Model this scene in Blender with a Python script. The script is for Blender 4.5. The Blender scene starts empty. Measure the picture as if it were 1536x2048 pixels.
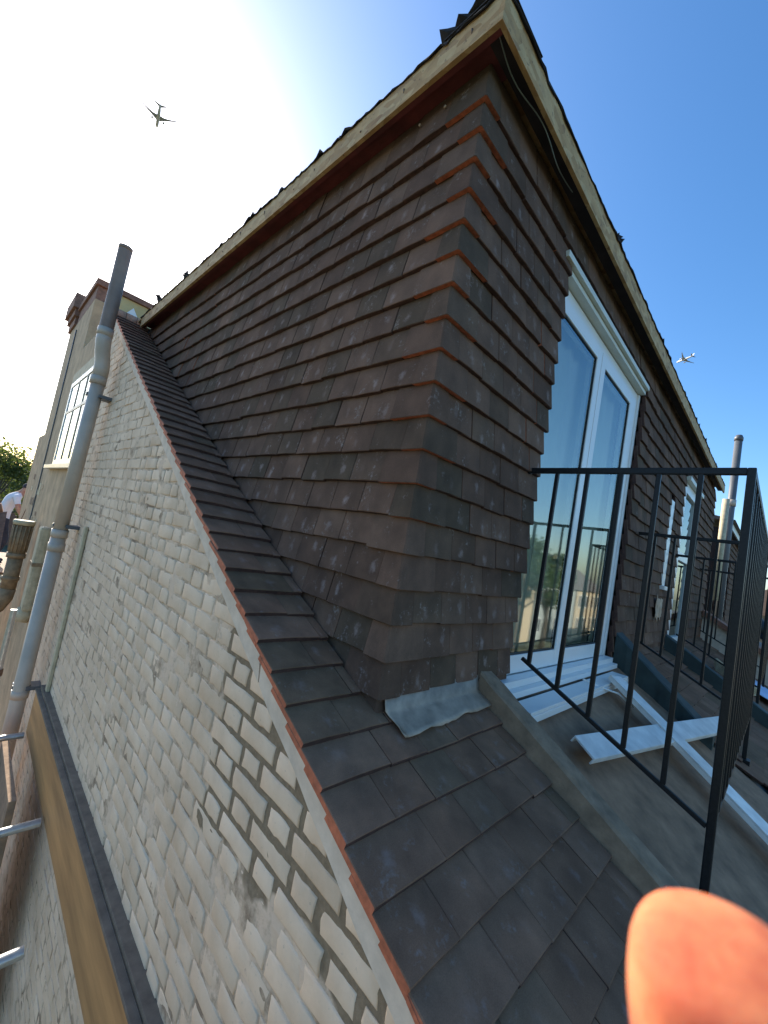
import bpy, bmesh, math, random
import numpy as np
from mathutils import Matrix, Vector, Quaternion

random.seed(7)
rng = np.random.default_rng(11)
RAD = math.radians
sc = bpy.context.scene
COL = sc.collection

# ------------------------------------------------------------------ camera
# world: X runs along the dormer front, Y runs back along the cheek, Z up; origin = dormer corner at roof level
CR = Matrix(((0.68533, -0.18145, -0.70526), (-0.70548, 0.07475, -0.70477), (0.18060, 0.98056, -0.07678)))
CP = Vector((-0.99876, -0.87303, 0.52453))
FPX = 820.0                                    # focal length in pixels of the 1536 x 2048 photograph
cam_d = bpy.data.cameras.new('camera')
cam_d.sensor_fit = 'AUTO'; cam_d.sensor_width = 36.0
cam_d.lens = FPX / 2048 * 36.0
cam_d.clip_start = 0.005; cam_d.clip_end = 6000
cam_d.dof.use_dof = True; cam_d.dof.focus_distance = 1.7; cam_d.dof.aperture_fstop = 15.0
cam = bpy.data.objects.new('camera', cam_d); COL.objects.link(cam)
cam.matrix_world = Matrix.Translation(CP) @ CR.to_4x4()
sc.camera = cam
sc.render.resolution_x, sc.render.resolution_y = 768, 1024

# ------------------------------------------------------------------ sky, sun, exposure
SUN_AZ, SUN_EL = RAD(1.5), RAD(29.0)          # azimuth from +Y towards +X
world = bpy.data.worlds.new('World'); sc.world = world; world.use_nodes = True
wn = world.node_tree.nodes; wl = world.node_tree.links
bg = wn['Background']
sky = wn.new('ShaderNodeTexSky'); sky.sky_type = 'NISHITA'; sky.sun_disc = False
sky.sun_elevation = SUN_EL; sky.sun_rotation = SUN_AZ
sky.air_density = 1.0; sky.dust_density = 1.2; sky.ozone_density = 2.6
hs = wn.new('ShaderNodeHueSaturation'); hs.inputs['Saturation'].default_value = 1.27
wl.new(sky.outputs['Color'], hs.inputs['Color']); wl.new(hs.outputs['Color'], bg.inputs['Color']); bg.inputs['Strength'].default_value = 0.115
sun_d = bpy.data.lights.new('sun', 'SUN'); sun_d.energy = 4.0; sun_d.angle = RAD(0.53); sun_d.color = (1.0, 0.93, 0.82)
sun = bpy.data.objects.new('sun', sun_d); COL.objects.link(sun)
sdir = Vector((math.sin(SUN_AZ) * math.cos(SUN_EL), math.cos(SUN_AZ) * math.cos(SUN_EL), math.sin(SUN_EL)))
sun.rotation_euler = sdir.to_track_quat('Z', 'Y').to_euler(); sun.location = (0, 20, 20)
vs = sc.view_settings
vs.view_transform = 'Standard'; vs.look = 'None'; vs.gamma = 1.0; vs.use_curve_mapping = False
vs.exposure = 1.32
sc.cycles.use_denoising = True
sc.cycles.max_bounces = 8; sc.cycles.diffuse_bounces = 4; sc.cycles.glossy_bounces = 4; sc.cycles.transparent_max_bounces = 8

# ------------------------------------------------------------------ projecting (only used to rank repeats by size in view)
CRn = np.array(CR); CPn = np.array(CP)
def proj(P):
    q = (np.asarray(P, float) - CPn) @ CRn
    d = -q[..., 2]
    dd = np.where(np.abs(d) < 1e-6, 1e-6, d)
    return 768 + FPX * q[..., 0] / dd, 1024 - FPX * q[..., 1] / dd, d
def seen_size(P):
    x, y, d = proj(P)
    if d < 0.05 or x < -60 or x > 1600 or y < -60 or y > 2110: return -float(np.linalg.norm(np.asarray(P) - CPn))
    return 1.0 / float(np.linalg.norm(np.asarray(P) - CPn))

# ------------------------------------------------------------------ materials
MATS = {}
def nodes_of(name):
    m = bpy.data.materials.new(name); m.use_nodes = True
    nt = m.node_tree; b = nt.nodes['Principled BSDF']
    MATS[name] = m
    return m, nt, b
def N(nt, t, **kw):
    n = nt.nodes.new(t)
    for k, v in kw.items():
        if k in n.inputs: n.inputs[k].default_value = v
        else: setattr(n, k, v)
    return n
def ramp(nt, fac, stops):
    r = nt.nodes.new('ShaderNodeValToRGB')
    e = r.color_ramp.elements
    while len(e) < len(stops): e.new(0.5)
    for i, (p, c) in enumerate(stops):
        e[i].position = p; e[i].color = (*c, 1) if len(c) == 3 else c
    nt.links.new(fac, r.inputs['Fac'])
    return r
def mixc(nt, fac, a, b, mode='MIX'):
    m = nt.nodes.new('ShaderNodeMix'); m.data_type = 'RGBA'; m.blend_type = mode
    for s, v in ((m.inputs[0], fac), (m.inputs[6], a), (m.inputs[7], b)):
        if hasattr(v, 'links') or isinstance(v, bpy.types.NodeSocket): nt.links.new(v, s)
        elif isinstance(v, (int, float)): s.default_value = v
        else: s.default_value = (*v, 1) if len(v) == 3 else v
    return m.outputs[2]
def bump(nt, b, height, strength=0.3, dist=0.002):
    n = nt.nodes.new('ShaderNodeBump'); n.inputs['Strength'].default_value = strength; n.inputs['Distance'].default_value = dist
    nt.links.new(height, n.inputs['Height']); nt.links.new(n.outputs['Normal'], b.inputs['Normal'])
    return n
def coords(nt, kind='Object', scale=(1, 1, 1)):
    tc = nt.nodes.new('ShaderNodeTexCoord'); mp = nt.nodes.new('ShaderNodeMapping')
    mp.inputs['Scale'].default_value = scale
    nt.links.new(tc.outputs[kind], mp.inputs['Vector'])
    return mp.outputs['Vector']
def geo_pos(nt, scale=(1, 1, 1)):
    g = nt.nodes.new('ShaderNodeNewGeometry'); mp = nt.nodes.new('ShaderNodeMapping')
    mp.inputs['Scale'].default_value = scale
    nt.links.new(g.outputs['Position'], mp.inputs['Vector'])
    return mp.outputs['Vector'], g
def noise(nt, vec, scale, detail=6, rough=0.6):
    n = N(nt, 'ShaderNodeTexNoise'); n.inputs['Scale'].default_value = scale
    n.inputs['Detail'].default_value = detail; n.inputs['Roughness'].default_value = rough
    if vec is not None: nt.links.new(vec, n.inputs['Vector'])
    return n.outputs['Fac']
def rnd(nt):
    oi = nt.nodes.new('ShaderNodeObjectInfo'); g = nt.nodes.new('ShaderNodeNewGeometry')
    a = N(nt, 'ShaderNodeMath', operation='ADD'); f = N(nt, 'ShaderNodeMath', operation='FRACT')
    nt.links.new(oi.outputs['Random'], a.inputs[0]); nt.links.new(g.outputs['Random Per Island'], a.inputs[1])
    nt.links.new(a.outputs[0], f.inputs[0])
    return f.outputs[0]
def plain(name, col, rough=0.6, metal=0.0, var=0.25, scale=8.0, bmp=0.0, bscale=60.0, spec=0.5, pos=True, streak=None, warm=False):
    m, nt, b = nodes_of(name)
    if warm: col = (min(1, col[0] * 1.28), col[1] * 1.08, col[2] * .85)
    v = geo_pos(nt, streak or (1, 1, 1))[0] if pos else coords(nt, 'Object', streak or (1, 1, 1))
    n1 = noise(nt, v, scale)
    lo = tuple(c * (1 - var) for c in col); hi = tuple(min(1, c * (1 + var)) for c in col)
    r = ramp(nt, n1, [(0.3, lo), (0.7, hi)])
    nt.links.new(r.outputs['Color'], b.inputs['Base Color'])
    b.inputs['Roughness'].default_value = rough; b.inputs['Metallic'].default_value = metal
    b.inputs['Specular IOR Level'].default_value = spec
    if bmp: bump(nt, b, noise(nt, v, bscale, 4), bmp, 0.002)
    return m

def make_tile_face(name, c1, c2, smudge=0.5, local=True):
    m, nt, b = nodes_of(name)
    v, _ = geo_pos(nt)
    r = rnd(nt)
    base = ramp(nt, r, [(0.0, c1), (0.35, tuple(0.5 * (a + q) for a, q in zip(c1, c2))), (0.6, c2), (0.85, (c1[0] * .85, c1[1] * 1.0, c1[2] * .98)), (1.0, c1)])
    n1 = noise(nt, v, 9, 5)
    col = mixc(nt, 0.55, base.outputs['Color'], ramp(nt, n1, [(0.25, (.45, .45, .45)), (0.75, (1.25, 1.2, 1.15))]).outputs['Color'], 'MULTIPLY')
    # fine sanded grain
    n2 = noise(nt, v, 420, 3, 0.7)
    col = mixc(nt, 0.35, col, ramp(nt, n2, [(0.3, (.45, .43, .42)), (0.75, (1.5, 1.45, 1.4))]).outputs['Color'], 'MULTIPLY')
    # pale scuffs where the tiles were stacked and handled
    vv, _ = geo_pos(nt, (1, 1, 0.55))
    n3 = noise(nt, vv, 15, 3, 0.55); n4 = noise(nt, v, 70, 4, 0.7)
    mul = N(nt, 'ShaderNodeMath', operation='MULTIPLY'); nt.links.new(n3, mul.inputs[0]); nt.links.new(n4, mul.inputs[1])
    sm = ramp(nt, mul.outputs[0], [(0.335, (0, 0, 0)), (0.47, (smudge,) * 3)])
    col = mixc(nt, sm.outputs['Color'], col, (.30, .25, .225))
    # one pale rub mark per tile, somewhere in its lower half
    tc = N(nt, 'ShaderNodeTexCoord'); oi = N(nt, 'ShaderNodeObjectInfo')
    def mth(op, a, bb):
        q = N(nt, 'ShaderNodeMath', operation=op)
        for i, x in enumerate((a, bb)):
            if isinstance(x, (int, float)): q.inputs[i].default_value = x
            else: nt.links.new(x, q.inputs[i])
        return q.outputs[0]
    r1 = oi.outputs['Random']; r2 = mth('FRACT', mth('MULTIPLY', r1, 17.3), 0); r3 = mth('FRACT', mth('MULTIPLY', r1, 53.7), 0)
    sx = N(nt, 'ShaderNodeSeparateXYZ'); nt.links.new(tc.outputs['Object'], sx.inputs[0])
    dx = mth('SUBTRACT', sx.outputs['X'], mth('MULTIPLY', mth('SUBTRACT', r2, .45), .09))
    dy = mth('MULTIPLY', mth('SUBTRACT', sx.outputs['Y'], mth('ADD', .018, mth('MULTIPLY', r3, .055))), .62)
    dist = mth('SQRT', mth('ADD', mth('MULTIPLY', dx, dx), mth('MULTIPLY', dy, dy)), 0)
    dist = mth('ADD', dist, mth('MULTIPLY', mth('SUBTRACT', n4, .5), .022))
    n5 = noise(nt, v, 38, 4, .65)
    dist = mth('ADD', dist, mth('MULTIPLY', mth('SUBTRACT', n5, .5), .05))
    spot = ramp(nt, dist, [(-.004, (smudge,) * 3), (.017, (0, 0, 0))])
    amt = mth('MULTIPLY', spot.outputs['Color'], mth('MULTIPLY', mth('FRACT', mth('MULTIPLY', r1, 91.1), 0), .8))
    if local: col = mixc(nt, amt, col, (.36, .275, .245))
    # drifts of cement dust and damp staining
    n6 = noise(nt, v, 2.3, 6, .7)
    col = mixc(nt, .5, col, ramp(nt, n6, [(.32, (.62, .62, .63)), (.5, (1, 1, 1)), (.68, (1.38, 1.3, 1.22))]).outputs['Color'], 'MULTIPLY')
    nt.links.new(col, b.inputs['Base Color'])
    b.inputs['Roughness'].default_value = 0.88; b.inputs['Specular IOR Level'].default_value = 0.12
    bump(nt, b, n2, 0.35, 0.0008)
    return m
TILE = make_tile_face('tile_sanded_brown', (.128, .076, .053), (.190, .115, .080), .8)
TILEC = make_tile_face('corner_tile_brown', (.128, .076, .053), (.190, .115, .080), .6, False)
ROOFTILE = make_tile_face('roof_tile_brown', (.205, .112, .069), (.270, .155, .100), 0.45)
CLAY = plain('tile_clay_edge', (.42, .120, .055), .8, var=.35, scale=40, bmp=.3, bscale=300)
CLAYD = plain('tile_edge_dull', (.060, .026, .018), .85, var=.4, scale=40, bmp=.3, bscale=300)  # shaded copy of the clay edge, the darkness painted into its colour

def make_paint():
    m, nt, b = nodes_of('masonry_paint_worn')
    v, _ = geo_pos(nt)
    r = rnd(nt)
    base = ramp(nt, r, [(0, (.68, .515, .365)), (.5, (.765, .59, .43)), (1, (.72, .55, .395))])
    n1 = noise(nt, v, 3.2, 7, .65)
    col = mixc(nt, .8, base.outputs['Color'], ramp(nt, n1, [(.3, (.72, .67, .60)), (.62, (1.04, 1.03, 1.0))]).outputs['Color'], 'MULTIPLY')
    n2 = noise(nt, v, 60, 5, .7)
    spots = ramp(nt, n2, [(.62, (0, 0, 0)), (.72, (.5, .5, .5))])
    col = mixc(nt, spots.outputs['Color'], col, (.25, .215, .175))
    # paint lost to brick in a few spots
    n3 = noise(nt, v, 22, 4, .6)
    sp2 = ramp(nt, n3, [(.70, (0, 0, 0)), (.74, (.75, .75, .75))])
    col = mixc(nt, sp2.outputs['Color'], col, (.30, .19, .13))
    nt.links.new(col, b.inputs['Base Color']); b.inputs['Roughness'].default_value = .8
    b.inputs['Specular IOR Level'].default_value = .3
    bump(nt, b, noise(nt, v, 130, 5, .7), .5, .0015)
    return m
PAINT = make_paint()
def make_mortar():
    m, nt, b = nodes_of('mortar_painted_and_repointed')
    v, g = geo_pos(nt)
    n1 = noise(nt, v, 7, 6, .7)
    old = ramp(nt, n1, [(.36, (.28, .20, .135)), (.44, (.46, .345, .24)), (.55, (.70, .53, .38))])
    # newly repointed strip under the verge: raw sand and cement
    sep = N(nt, 'ShaderNodeSeparateXYZ'); nt.links.new(g.outputs['Position'], sep.inputs[0])
    def mth(op, a, bb):
        q = N(nt, 'ShaderNodeMath', operation=op)
        for i, s in enumerate((a, bb)):
            if isinstance(s, (int, float)): q.inputs[i].default_value = s
            else: nt.links.new(s, q.inputs[i])
        return q.outputs[0]
    # mask: above a line and in the low end of the gable, with a ragged limit
    e1 = mth('SUBTRACT', .50, sep.outputs['Y']); e2 = mth('ADD', sep.outputs['Z'], .50)
    e = mth('MINIMUM', e1, e2); e = mth('ADD', e, mth('MULTIPLY', mth('SUBTRACT', noise(nt, v, 5, 3), .5), .35))
    msk = ramp(nt, e, [(.0, (0, 0, 0)), (.02, (1, 1, 1))])
    col = mixc(nt, msk.outputs['Color'], old.outputs['Color'], ramp(nt, noise(nt, v, 40, 5), [(.3, (.19, .14, .09)), (.7, (.30, .225, .145))]).outputs['Color'])
    nt.links.new(col, b.inputs['Base Color']); b.inputs['Roughness'].default_value = .95
    b.inputs['Specular IOR Level'].default_value = .15
    bump(nt, b, noise(nt, v, 160, 6, .75), .8, .003)
    return m
MORTAR = make_mortar()
def make_osb():
    m, nt, b = nodes_of('osb_board')
    v, _ = geo_pos(nt)
    vo = N(nt, 'ShaderNodeTexVoronoi', feature='F1'); vo.inputs['Scale'].default_value = 26
    mp = N(nt, 'ShaderNodeMapping'); mp.inputs['Scale'].default_value = (.55, .55, 1.6); mp.inputs['Rotation'].default_value = (.5, .3, .4)
    nt.links.new(v, mp.inputs['Vector']); nt.links.new(mp.outputs['Vector'], vo.inputs['Vector'])
    sp = N(nt, 'ShaderNodeSeparateColor'); nt.links.new(vo.outputs['Color'], sp.inputs[0])
    base = ramp(nt, sp.outputs[0], [(0, (.41, .235, .09)), (.5, (.53, .335, .145)), (.85, (.59, .41, .20)), (1, (.30, .15, .055))])
    n = noise(nt, v, 18, 4); n2 = noise(nt, v, 55, 3, .6)
    dk = ramp(nt, n2, [(.63, (0, 0, 0)), (.70, (.75, .75, .75))])
    col = mixc(nt, dk.outputs['Color'], base.outputs['Color'], (.17, .09, .045))
    col = mixc(nt, .5, col, ramp(nt, n, [(.3, (.6, .58, .55)), (.7, (1.1, 1.1, 1.1))]).outputs['Color'], 'MULTIPLY')
    nt.links.new(col, b.inputs['Base Color']); b.inputs['Roughness'].default_value = .75
    bump(nt, b, n2, .4, .002)
    return m
OSB = make_osb()
SOFFR = plain('soffit_red_stain', (.115, .022, .020), .65, var=.45, scale=7)
SOFFK = plain('soffit_black', (.028, .020, .020), .75, var=.4, scale=9)
FELT = plain('torn_roofing_felt', (.022, .021, .024), .9, var=.4, scale=30, bmp=.8, bscale=120)
UPVC = plain('white_upvc', (.80, .79, .76), .32, var=.04, scale=3)
UPVCD = plain('cream_upvc_trim', (.66, .65, .55), .4, var=.08, scale=6)
SEAL = plain('black_rubber_seal', (.015, .017, .02), .6, var=.2)
PLANKM = plain('white_pvc_dusty', (.76, .73, .68), .5, var=.18, scale=9, streak=(1, 1, 1))
def make_railpaint():
    m, nt, b = nodes_of('black_railing_paint')
    v, _ = geo_pos(nt)
    n = noise(nt, v, 120, 4)
    nt.links.new(ramp(nt, n, [(.3, (.006, .006, .007)), (.75, (.016, .016, .017))]).outputs['Color'], b.inputs['Base Color'])
    b.inputs['Roughness'].default_value = .42; b.inputs['Specular IOR Level'].default_value = .3
    bump(nt, b, noise(nt, v, 200, 3), .15, .001)
    return m
RAIL = make_railpaint()
PIPE = plain('grey_plastic_pipe', (.38, .365, .36), .42, var=.12, scale=5, warm=True)
PIPEB = plain('brown_vent_pipe', (.20, .155, .14), .5, var=.2, scale=6, warm=True)
PIPED = plain('dark_grey_pipe', (.10, .105, .11), .45, var=.15, scale=4)
IRON = plain('old_cast_iron', (.205, .165, .115), .75, var=.35, scale=14, bmp=.4, bscale=80, warm=True)
CREAM = plain('old_cream_paint', (.50, .42, .27), .75, var=.22, scale=16, bmp=.3, bscale=60)
LEAD = plain('lead_sheet', (.32, .285, .26), .5, metal=.35, var=.3, scale=16, bmp=.6, bscale=28, warm=True)
LEADD = plain('lead_dark', (.11, .105, .10), .75, metal=.0, var=.3, scale=16, bmp=.4, bscale=30, warm=True)
CEMENT = plain('cement_fillet', (.215, .17, .135), .95, var=.3, scale=16, bmp=.8, bscale=110, warm=True)
VERGE = plain('verge_mortar_white', (.47, .47, .47), .85, var=.16, scale=14, bmp=.5, bscale=90, warm=True)
BAYM = plain('bay_felt_brown', (.205, .142, .105), .92, var=.38, scale=9, bmp=.7, bscale=160, warm=True)
GREEN = plain('dark_green_upstand', (.028, .044, .041), .7, var=.3, scale=8)
PLY = plain('orange_plywood', (.40, .205, .075), .65, var=.35, scale=3.5, streak=(2, .35, 3))
TIMBER = plain('sawn_timber', (.46, .33, .19), .75, var=.25, scale=6, streak=(1, 1, .3))
BOARD = plain('scaffold_board', (.22, .165, .11), .85, var=.35, scale=7, streak=(3, .4, 3), bmp=.4, bscale=60, warm=True)
STEEL = plain('galvanised_tube', (.55, .55, .53), .34, metal=.85, var=.2, scale=20)
STEELD = plain('rusty_coupler', (.20, .13, .085), .6, metal=.5, var=.4, scale=40)
BRICKR = plain('rear_wall_render', (.36, .30, .225), .9, var=.28, scale=4.5, bmp=.6, bscale=50, warm=True)
BRICKD = plain('corbel_brick', (.24, .125, .085), .9, var=.35, scale=22, bmp=.6, bscale=60)
YELLOW = plain('yellow_ply_panel', (.55, .42, .19), .7, var=.18, scale=4)
SKIN = None
GROUND = plain('ground_grass_and_dirt', (.075, .085, .045), .95, var=.5, scale=.25)
ASPH = plain('asphalt', (.05, .05, .052), .9, var=.25, scale=3)
BARK = plain('bark', (.11, .085, .06), .9, var=.35, scale=8)
HOUSEB = plain('london_stock_brick', (.20, .15, .10), .9, var=.3, scale=6)
HOUSER = plain('red_brick_far', (.26, .12, .075), .9, var=.3, scale=6)
SLATE = plain('slate_far', (.10, .10, .11), .8, var=.3, scale=6, warm=True)
TERRA = plain('terracotta_ridge', (.42, .22, .14), .85, var=.25, scale=18)
BLACKM = plain('black_polythene', (.012, .012, .013), .4, var=.3, scale=25)
WIRE = plain('grey_green_cable', (.20, .23, .205), .55, var=.15)
BLUEW = plain('pale_blue_sheet', (.36, .47, .66), .6, var=.15, scale=4)
def make_leaf(name, a, c):
    m, nt, b = nodes_of(name)
    r = rnd(nt)
    nt.links.new(ramp(nt, r, [(0, a), (1, c)]).outputs['Color'], b.inputs['Base Color'])
    b.inputs['Roughness'].default_value = .6
    b.inputs['Transmission Weight'].default_value = 0.0
    tr = N(nt, 'ShaderNodeBsdfTranslucent'); tr.inputs['Color'].default_value = (c[0] * 1.5, c[1] * 1.7, c[2], 1)
    mx = N(nt, 'ShaderNodeMixShader'); mx.inputs[0].default_value = .35
    out = nt.nodes['Material Output']
    nt.links.new(b.outputs[0], mx.inputs[1]); nt.links.new(tr.outputs[0], mx.inputs[2]); nt.links.new(mx.outputs[0], out.inputs['Surface'])
    return m
LEAF = make_leaf('leaves_olive', (.045, .06, .018), (.11, .125, .035))
LEAF2 = make_leaf('leaves_green', (.035, .065, .02), (.085, .12, .04))
def make_glass(name, tint, refl, rough=.004):
    m, nt, b = nodes_of(name)
    gl = N(nt, 'ShaderNodeBsdfGlossy'); gl.inputs['Roughness'].default_value = rough; gl.inputs['Color'].default_value = (.92, 1, .98, 1)
    tr = N(nt, 'ShaderNodeBsdfTransparent'); tr.inputs['Color'].default_value = (*tint, 1)
    fr = N(nt, 'ShaderNodeFresnel'); fr.inputs['IOR'].default_value = refl
    mx = N(nt, 'ShaderNodeMixShader')
    nt.links.new(fr.outputs[0], mx.inputs[0]); nt.links.new(tr.outputs[0], mx.inputs[1]); nt.links.new(gl.outputs[0], mx.inputs[2])
    nt.links.new(mx.outputs[0], nt.nodes['Material Output'].inputs['Surface'])
    nt.nodes.remove(b)
    return m
GLASS = make_glass('coated_door_glass', (.97, 1.0, .99), 3.3, .035)
GLASS2 = make_glass('window_glass', (.6, .65, .65), 3.0)
BLIND = plain('teal_grey_blind', (.84, .92, .88), .9, var=.06, scale=2)
ROOMM = plain('room_plaster', (.42, .44, .42), .9, var=.08, scale=1)

# ------------------------------------------------------------------ object helpers
def link(o): COL.objects.link(o); return o
def tag(o, label=None, cat=None, group=None, kind=None):
    if label: o['label'] = label
    if cat: o['category'] = cat
    if group: o['group'] = group
    if kind: o['kind'] = kind
    return o
LOCS = {}
def thing(name, loc, label, cat, group=None):
    o = link(bpy.data.objects.new(name, None)); o.empty_display_size = .1
    o.location = loc; LOCS[o.name] = Vector(loc)
    return tag(o, label, cat, group)
def world_offset(o):
    v = Vector((0, 0, 0)); q = o
    while q is not None:
        if q.name in LOCS: v = LOCS[q.name]; break
        q = q.parent
    return v
def setparent(o, p):
    """geometry is authored in world coordinates; only Empties carry a translation"""
    if p is None: return o
    o.parent = p
    if p.type == 'EMPTY': o.matrix_parent_inverse = Matrix.Translation(-LOCS[p.name])
    else: o.matrix_parent_inverse = p.get('_inv', None) or Matrix.Identity(4)
    return o
def mesh(name, verts, faces, mats, parent=None, midx=None, smooth=False):
    me = bpy.data.meshes.new(name)
    me.from_pydata([tuple(map(float, v)) for v in verts], [], [tuple(map(int, f)) for f in faces])
    for m in (mats if isinstance(mats, (list, tuple)) else [mats]): me.materials.append(m)
    if midx is not None: me.polygons.foreach_set('material_index', np.asarray(midx, np.int32))
    if smooth: me.polygons.foreach_set('use_smooth', np.ones(len(me.polygons), bool))
    me.update()
    o = link(bpy.data.objects.new(name, me))
    return setparent(o, parent)
def frombm(name, bm, mats, parent=None, smooth=False):
    me = bpy.data.meshes.new(name); bmesh.ops.recalc_face_normals(bm, faces=bm.faces); bm.to_mesh(me); bm.free()
    for m in (mats if isinstance(mats, (list, tuple)) else [mats]): me.materials.append(m)
    if smooth: me.polygons.foreach_set('use_smooth', np.ones(len(me.polygons), bool))
    o = link(bpy.data.objects.new(name, me))
    return setparent(o, parent)
def add_box(bm, lo, hi, bev=0.0, M=None):
    lo = Vector(lo); hi = Vector(hi)
    r = bmesh.ops.create_cube(bm, size=1.0)
    vs_ = r['verts']
    for v in vs_:
        v.co = Vector(((v.co.x + .5) * (hi.x - lo.x) + lo.x, (v.co.y + .5) * (hi.y - lo.y) + lo.y, (v.co.z + .5) * (hi.z - lo.z) + lo.z))
    if M is not None:
        for v in vs_: v.co = M @ v.co
    if bev > 0:
        es = list({e for v in vs_ for e in v.link_edges})
        bmesh.ops.bevel(bm, geom=es, offset=bev, segments=2, affect='EDGES', profile=.6)
def box(name, lo, hi, mat, parent=None, bev=0.003, M=None):
    bm = bmesh.new(); add_box(bm, lo, hi, bev, M)
    return frombm(name, bm, mat, parent)
def add_tube(bm, pts, r, n=12, cap=True):
    pts = [Vector(p) for p in pts]
    rs = r if isinstance(r, (list, tuple)) else [r] * len(pts)
    rings = []; up = None
    for i, p in enumerate(pts):
        t = (pts[min(i + 1, len(pts) - 1)] - pts[max(i - 1, 0)]).normalized()
        if up is None:
            up = t.orthogonal().normalized()
        up = (up - t * up.dot(t)).normalized(); w = t.cross(up)
        rings.append([bm.verts.new(p + (up * math.cos(2 * math.pi * k / n) + w * math.sin(2 * math.pi * k / n)) * rs[i]) for k in range(n)])
    for a, b_ in zip(rings, rings[1:]):
        for k in range(n): 
            f = bm.faces.new((a[k], a[(k + 1) % n], b_[(k + 1) % n], b_[k])); f.smooth = True
    if cap:
        bm.faces.new(rings[0]); bm.faces.new(rings[-1])
def tube(name, pts, r, mat, parent=None, n=12, cap=True):
    bm = bmesh.new(); add_tube(bm, pts, r, n, cap)
    return frombm(name, bm, mat, parent)
def ray_at(px, py, depth):
    q = np.array([(px - 768) / FPX, -(py - 1024) / FPX, -1.0]) * depth
    return Vector(CPn + CRn @ q)

# ------------------------------------------------------------------ repeat pieces
def tile_mesh(name, w=.162, L=.19, t=.018, face=None, edge=None, seed=0, tail=None):
    r = random.Random(seed); c = .0022; h = w / 2
    prof = [(-h, 0), (-h, t - c), (-h + c, t), (0, t + .0016), (h - c, t), (h, t - c), (h, 0)]
    rings = []
    V = []
    for k, y in enumerate((0, c, L)):
        for (x, z) in prof:
            zz = z - (c if k == 0 and z > t - c - 1e-6 else 0)
            jx = r.uniform(-.0011, .0011) if k < 2 else 0
            jy = (r.uniform(-.0012, .0012) if k < 2 else 0)
            V.append((x + jx, y + jy, zz + (r.uniform(-.0006, .0006) if k < 2 else 0)))
    F = []; MI = []
    for k in range(2):
        for j in range(6):
            a = k * 7 + j; F.append((a, a + 1, a + 8, a + 7)); MI.append(0 if 1 <= j <= 4 else 1)
    F.append(tuple(range(6, -1, -1))); MI.append(2)
    F.append((6, 0, 7, 13)); MI.append(1); F.append((13, 7, 14, 20)); MI.append(1)
    me = bpy.data.meshes.new(name); me.from_pydata(V, [], F)
    me.materials.append(face); me.materials.append(edge); me.materials.append(tail or edge)
    bm = bmesh.new(); bm.from_mesh(me); bmesh.ops.recalc_face_normals(bm, faces=bm.faces); bm.to_mesh(me); bm.free()
    me.polygons.foreach_set('material_index', np.array(MI, np.int32)); me.update()
    return me
def brick_mesh(name, w, h, seed):
    r = random.Random(seed); d = .012; c = .003
    xs = [-w / 2, -w / 6, w / 6, w / 2]
    out = [(-w / 2, -h / 2), (-w / 6, -h / 2), (w / 6, -h / 2), (w / 2, -h / 2), (w / 2, 0), (w / 2, h / 2), (w / 6, h / 2), (-w / 6, h / 2), (-w / 2, h / 2), (-w / 2, 0)]
    n = len(out); V = []
    for (x, y) in out: V.append((x, y, -.012))
    o2 = [(x + r.uniform(-.005, .003) * (1 if x > 0 else -1), y + r.uniform(-.004, .0025) * (1 if y > 0 else -1 if y < 0 else 0)) for x, y in out]
    for (x, y) in o2: V.append((x, y, d - .0018 + r.uniform(-.0008, .0005)))
    for (x, y) in o2:
        q = c + r.uniform(0, .004)
        V.append((x - math.copysign(q, x) if abs(x) > w / 4 else x, y - math.copysign(q, y) if abs(y) > 1e-6 * h and abs(y) > h / 4 else y, d + r.uniform(-.0007, .0007)))
    F = []
    for k in range(2):
        for j in range(n): F.append((k * n + j, k * n + (j + 1) % n, (k + 1) * n + (j + 1) % n, (k + 1) * n + j))
    b0 = 2 * n
    F += [(b0 + 0, b0 + 1, b0 + 7, b0 + 8, b0 + 9), (b0 + 1, b0 + 2, b0 + 6, b0 + 7), (b0 + 2, b0 + 3, b0 + 4, b0 + 5, b0 + 6)]
    me = bpy.data.meshes.new(name); me.from_pydata(V, [], F); me.materials.append(PAINT)
    me.polygons.foreach_set('use_smooth', np.ones(len(me.polygons), bool)); me.update()
    return me
def pieces(name, items, parent, limit=300, rest=None, order_pos=None):
    """items: (mesh, 4x4 Matrix). The largest in view become objects that share mesh data, the rest one joined part."""
    items = sorted(items, key=lambda it: -seen_size(np.array(it[1].to_translation())))
    for me, M in items[:limit]:
        o = link(bpy.data.objects.new(name, me)); o.matrix_basis = M; setparent(o, parent)
    if len(items) > limit:
        joined(rest or name, items[limit:], parent)
    return min(len(items), limit)
def joined(name, items, parent):
    Vs = []; F = []; MI = []; off = 0; cache = {}
    for me, M in items:
        if me.name not in cache:
            a = np.empty(len(me.vertices) * 3); me.vertices.foreach_get('co', a)
            cache[me.name] = (a.reshape(-1, 3), [tuple(p.vertices) for p in me.polygons], [p.material_index for p in me.polygons], list(me.materials))
        a, fs, mi, mats = cache[me.name]
        Mn = np.array(M)
        Vs.append(a @ Mn[:3, :3].T + Mn[:3, 3])
        F += [tuple(i + off for i in f) for f in fs]; MI += mi; off += len(a)
    o = mesh(name, np.vstack(Vs), F, mats, parent, MI)
    o['kind'] = 'stuff'
    return o
def frame(xd, yd, zd, org, sx=1.0):
    M = Matrix.Identity(4)
    for i in range(3):
        M[i][0] = xd[i] * sx; M[i][1] = yd[i]; M[i][2] = zd[i]; M[i][3] = org[i]
    return M
TM = [tile_mesh('tile', face=TILE, edge=CLAYD, seed=i) for i in range(6)]
TMS = [tile_mesh('tile', face=TILE, edge=CLAY, seed=30 + i, tail=CLAYD) for i in range(4)]       # clay shows at cut side edges
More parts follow.
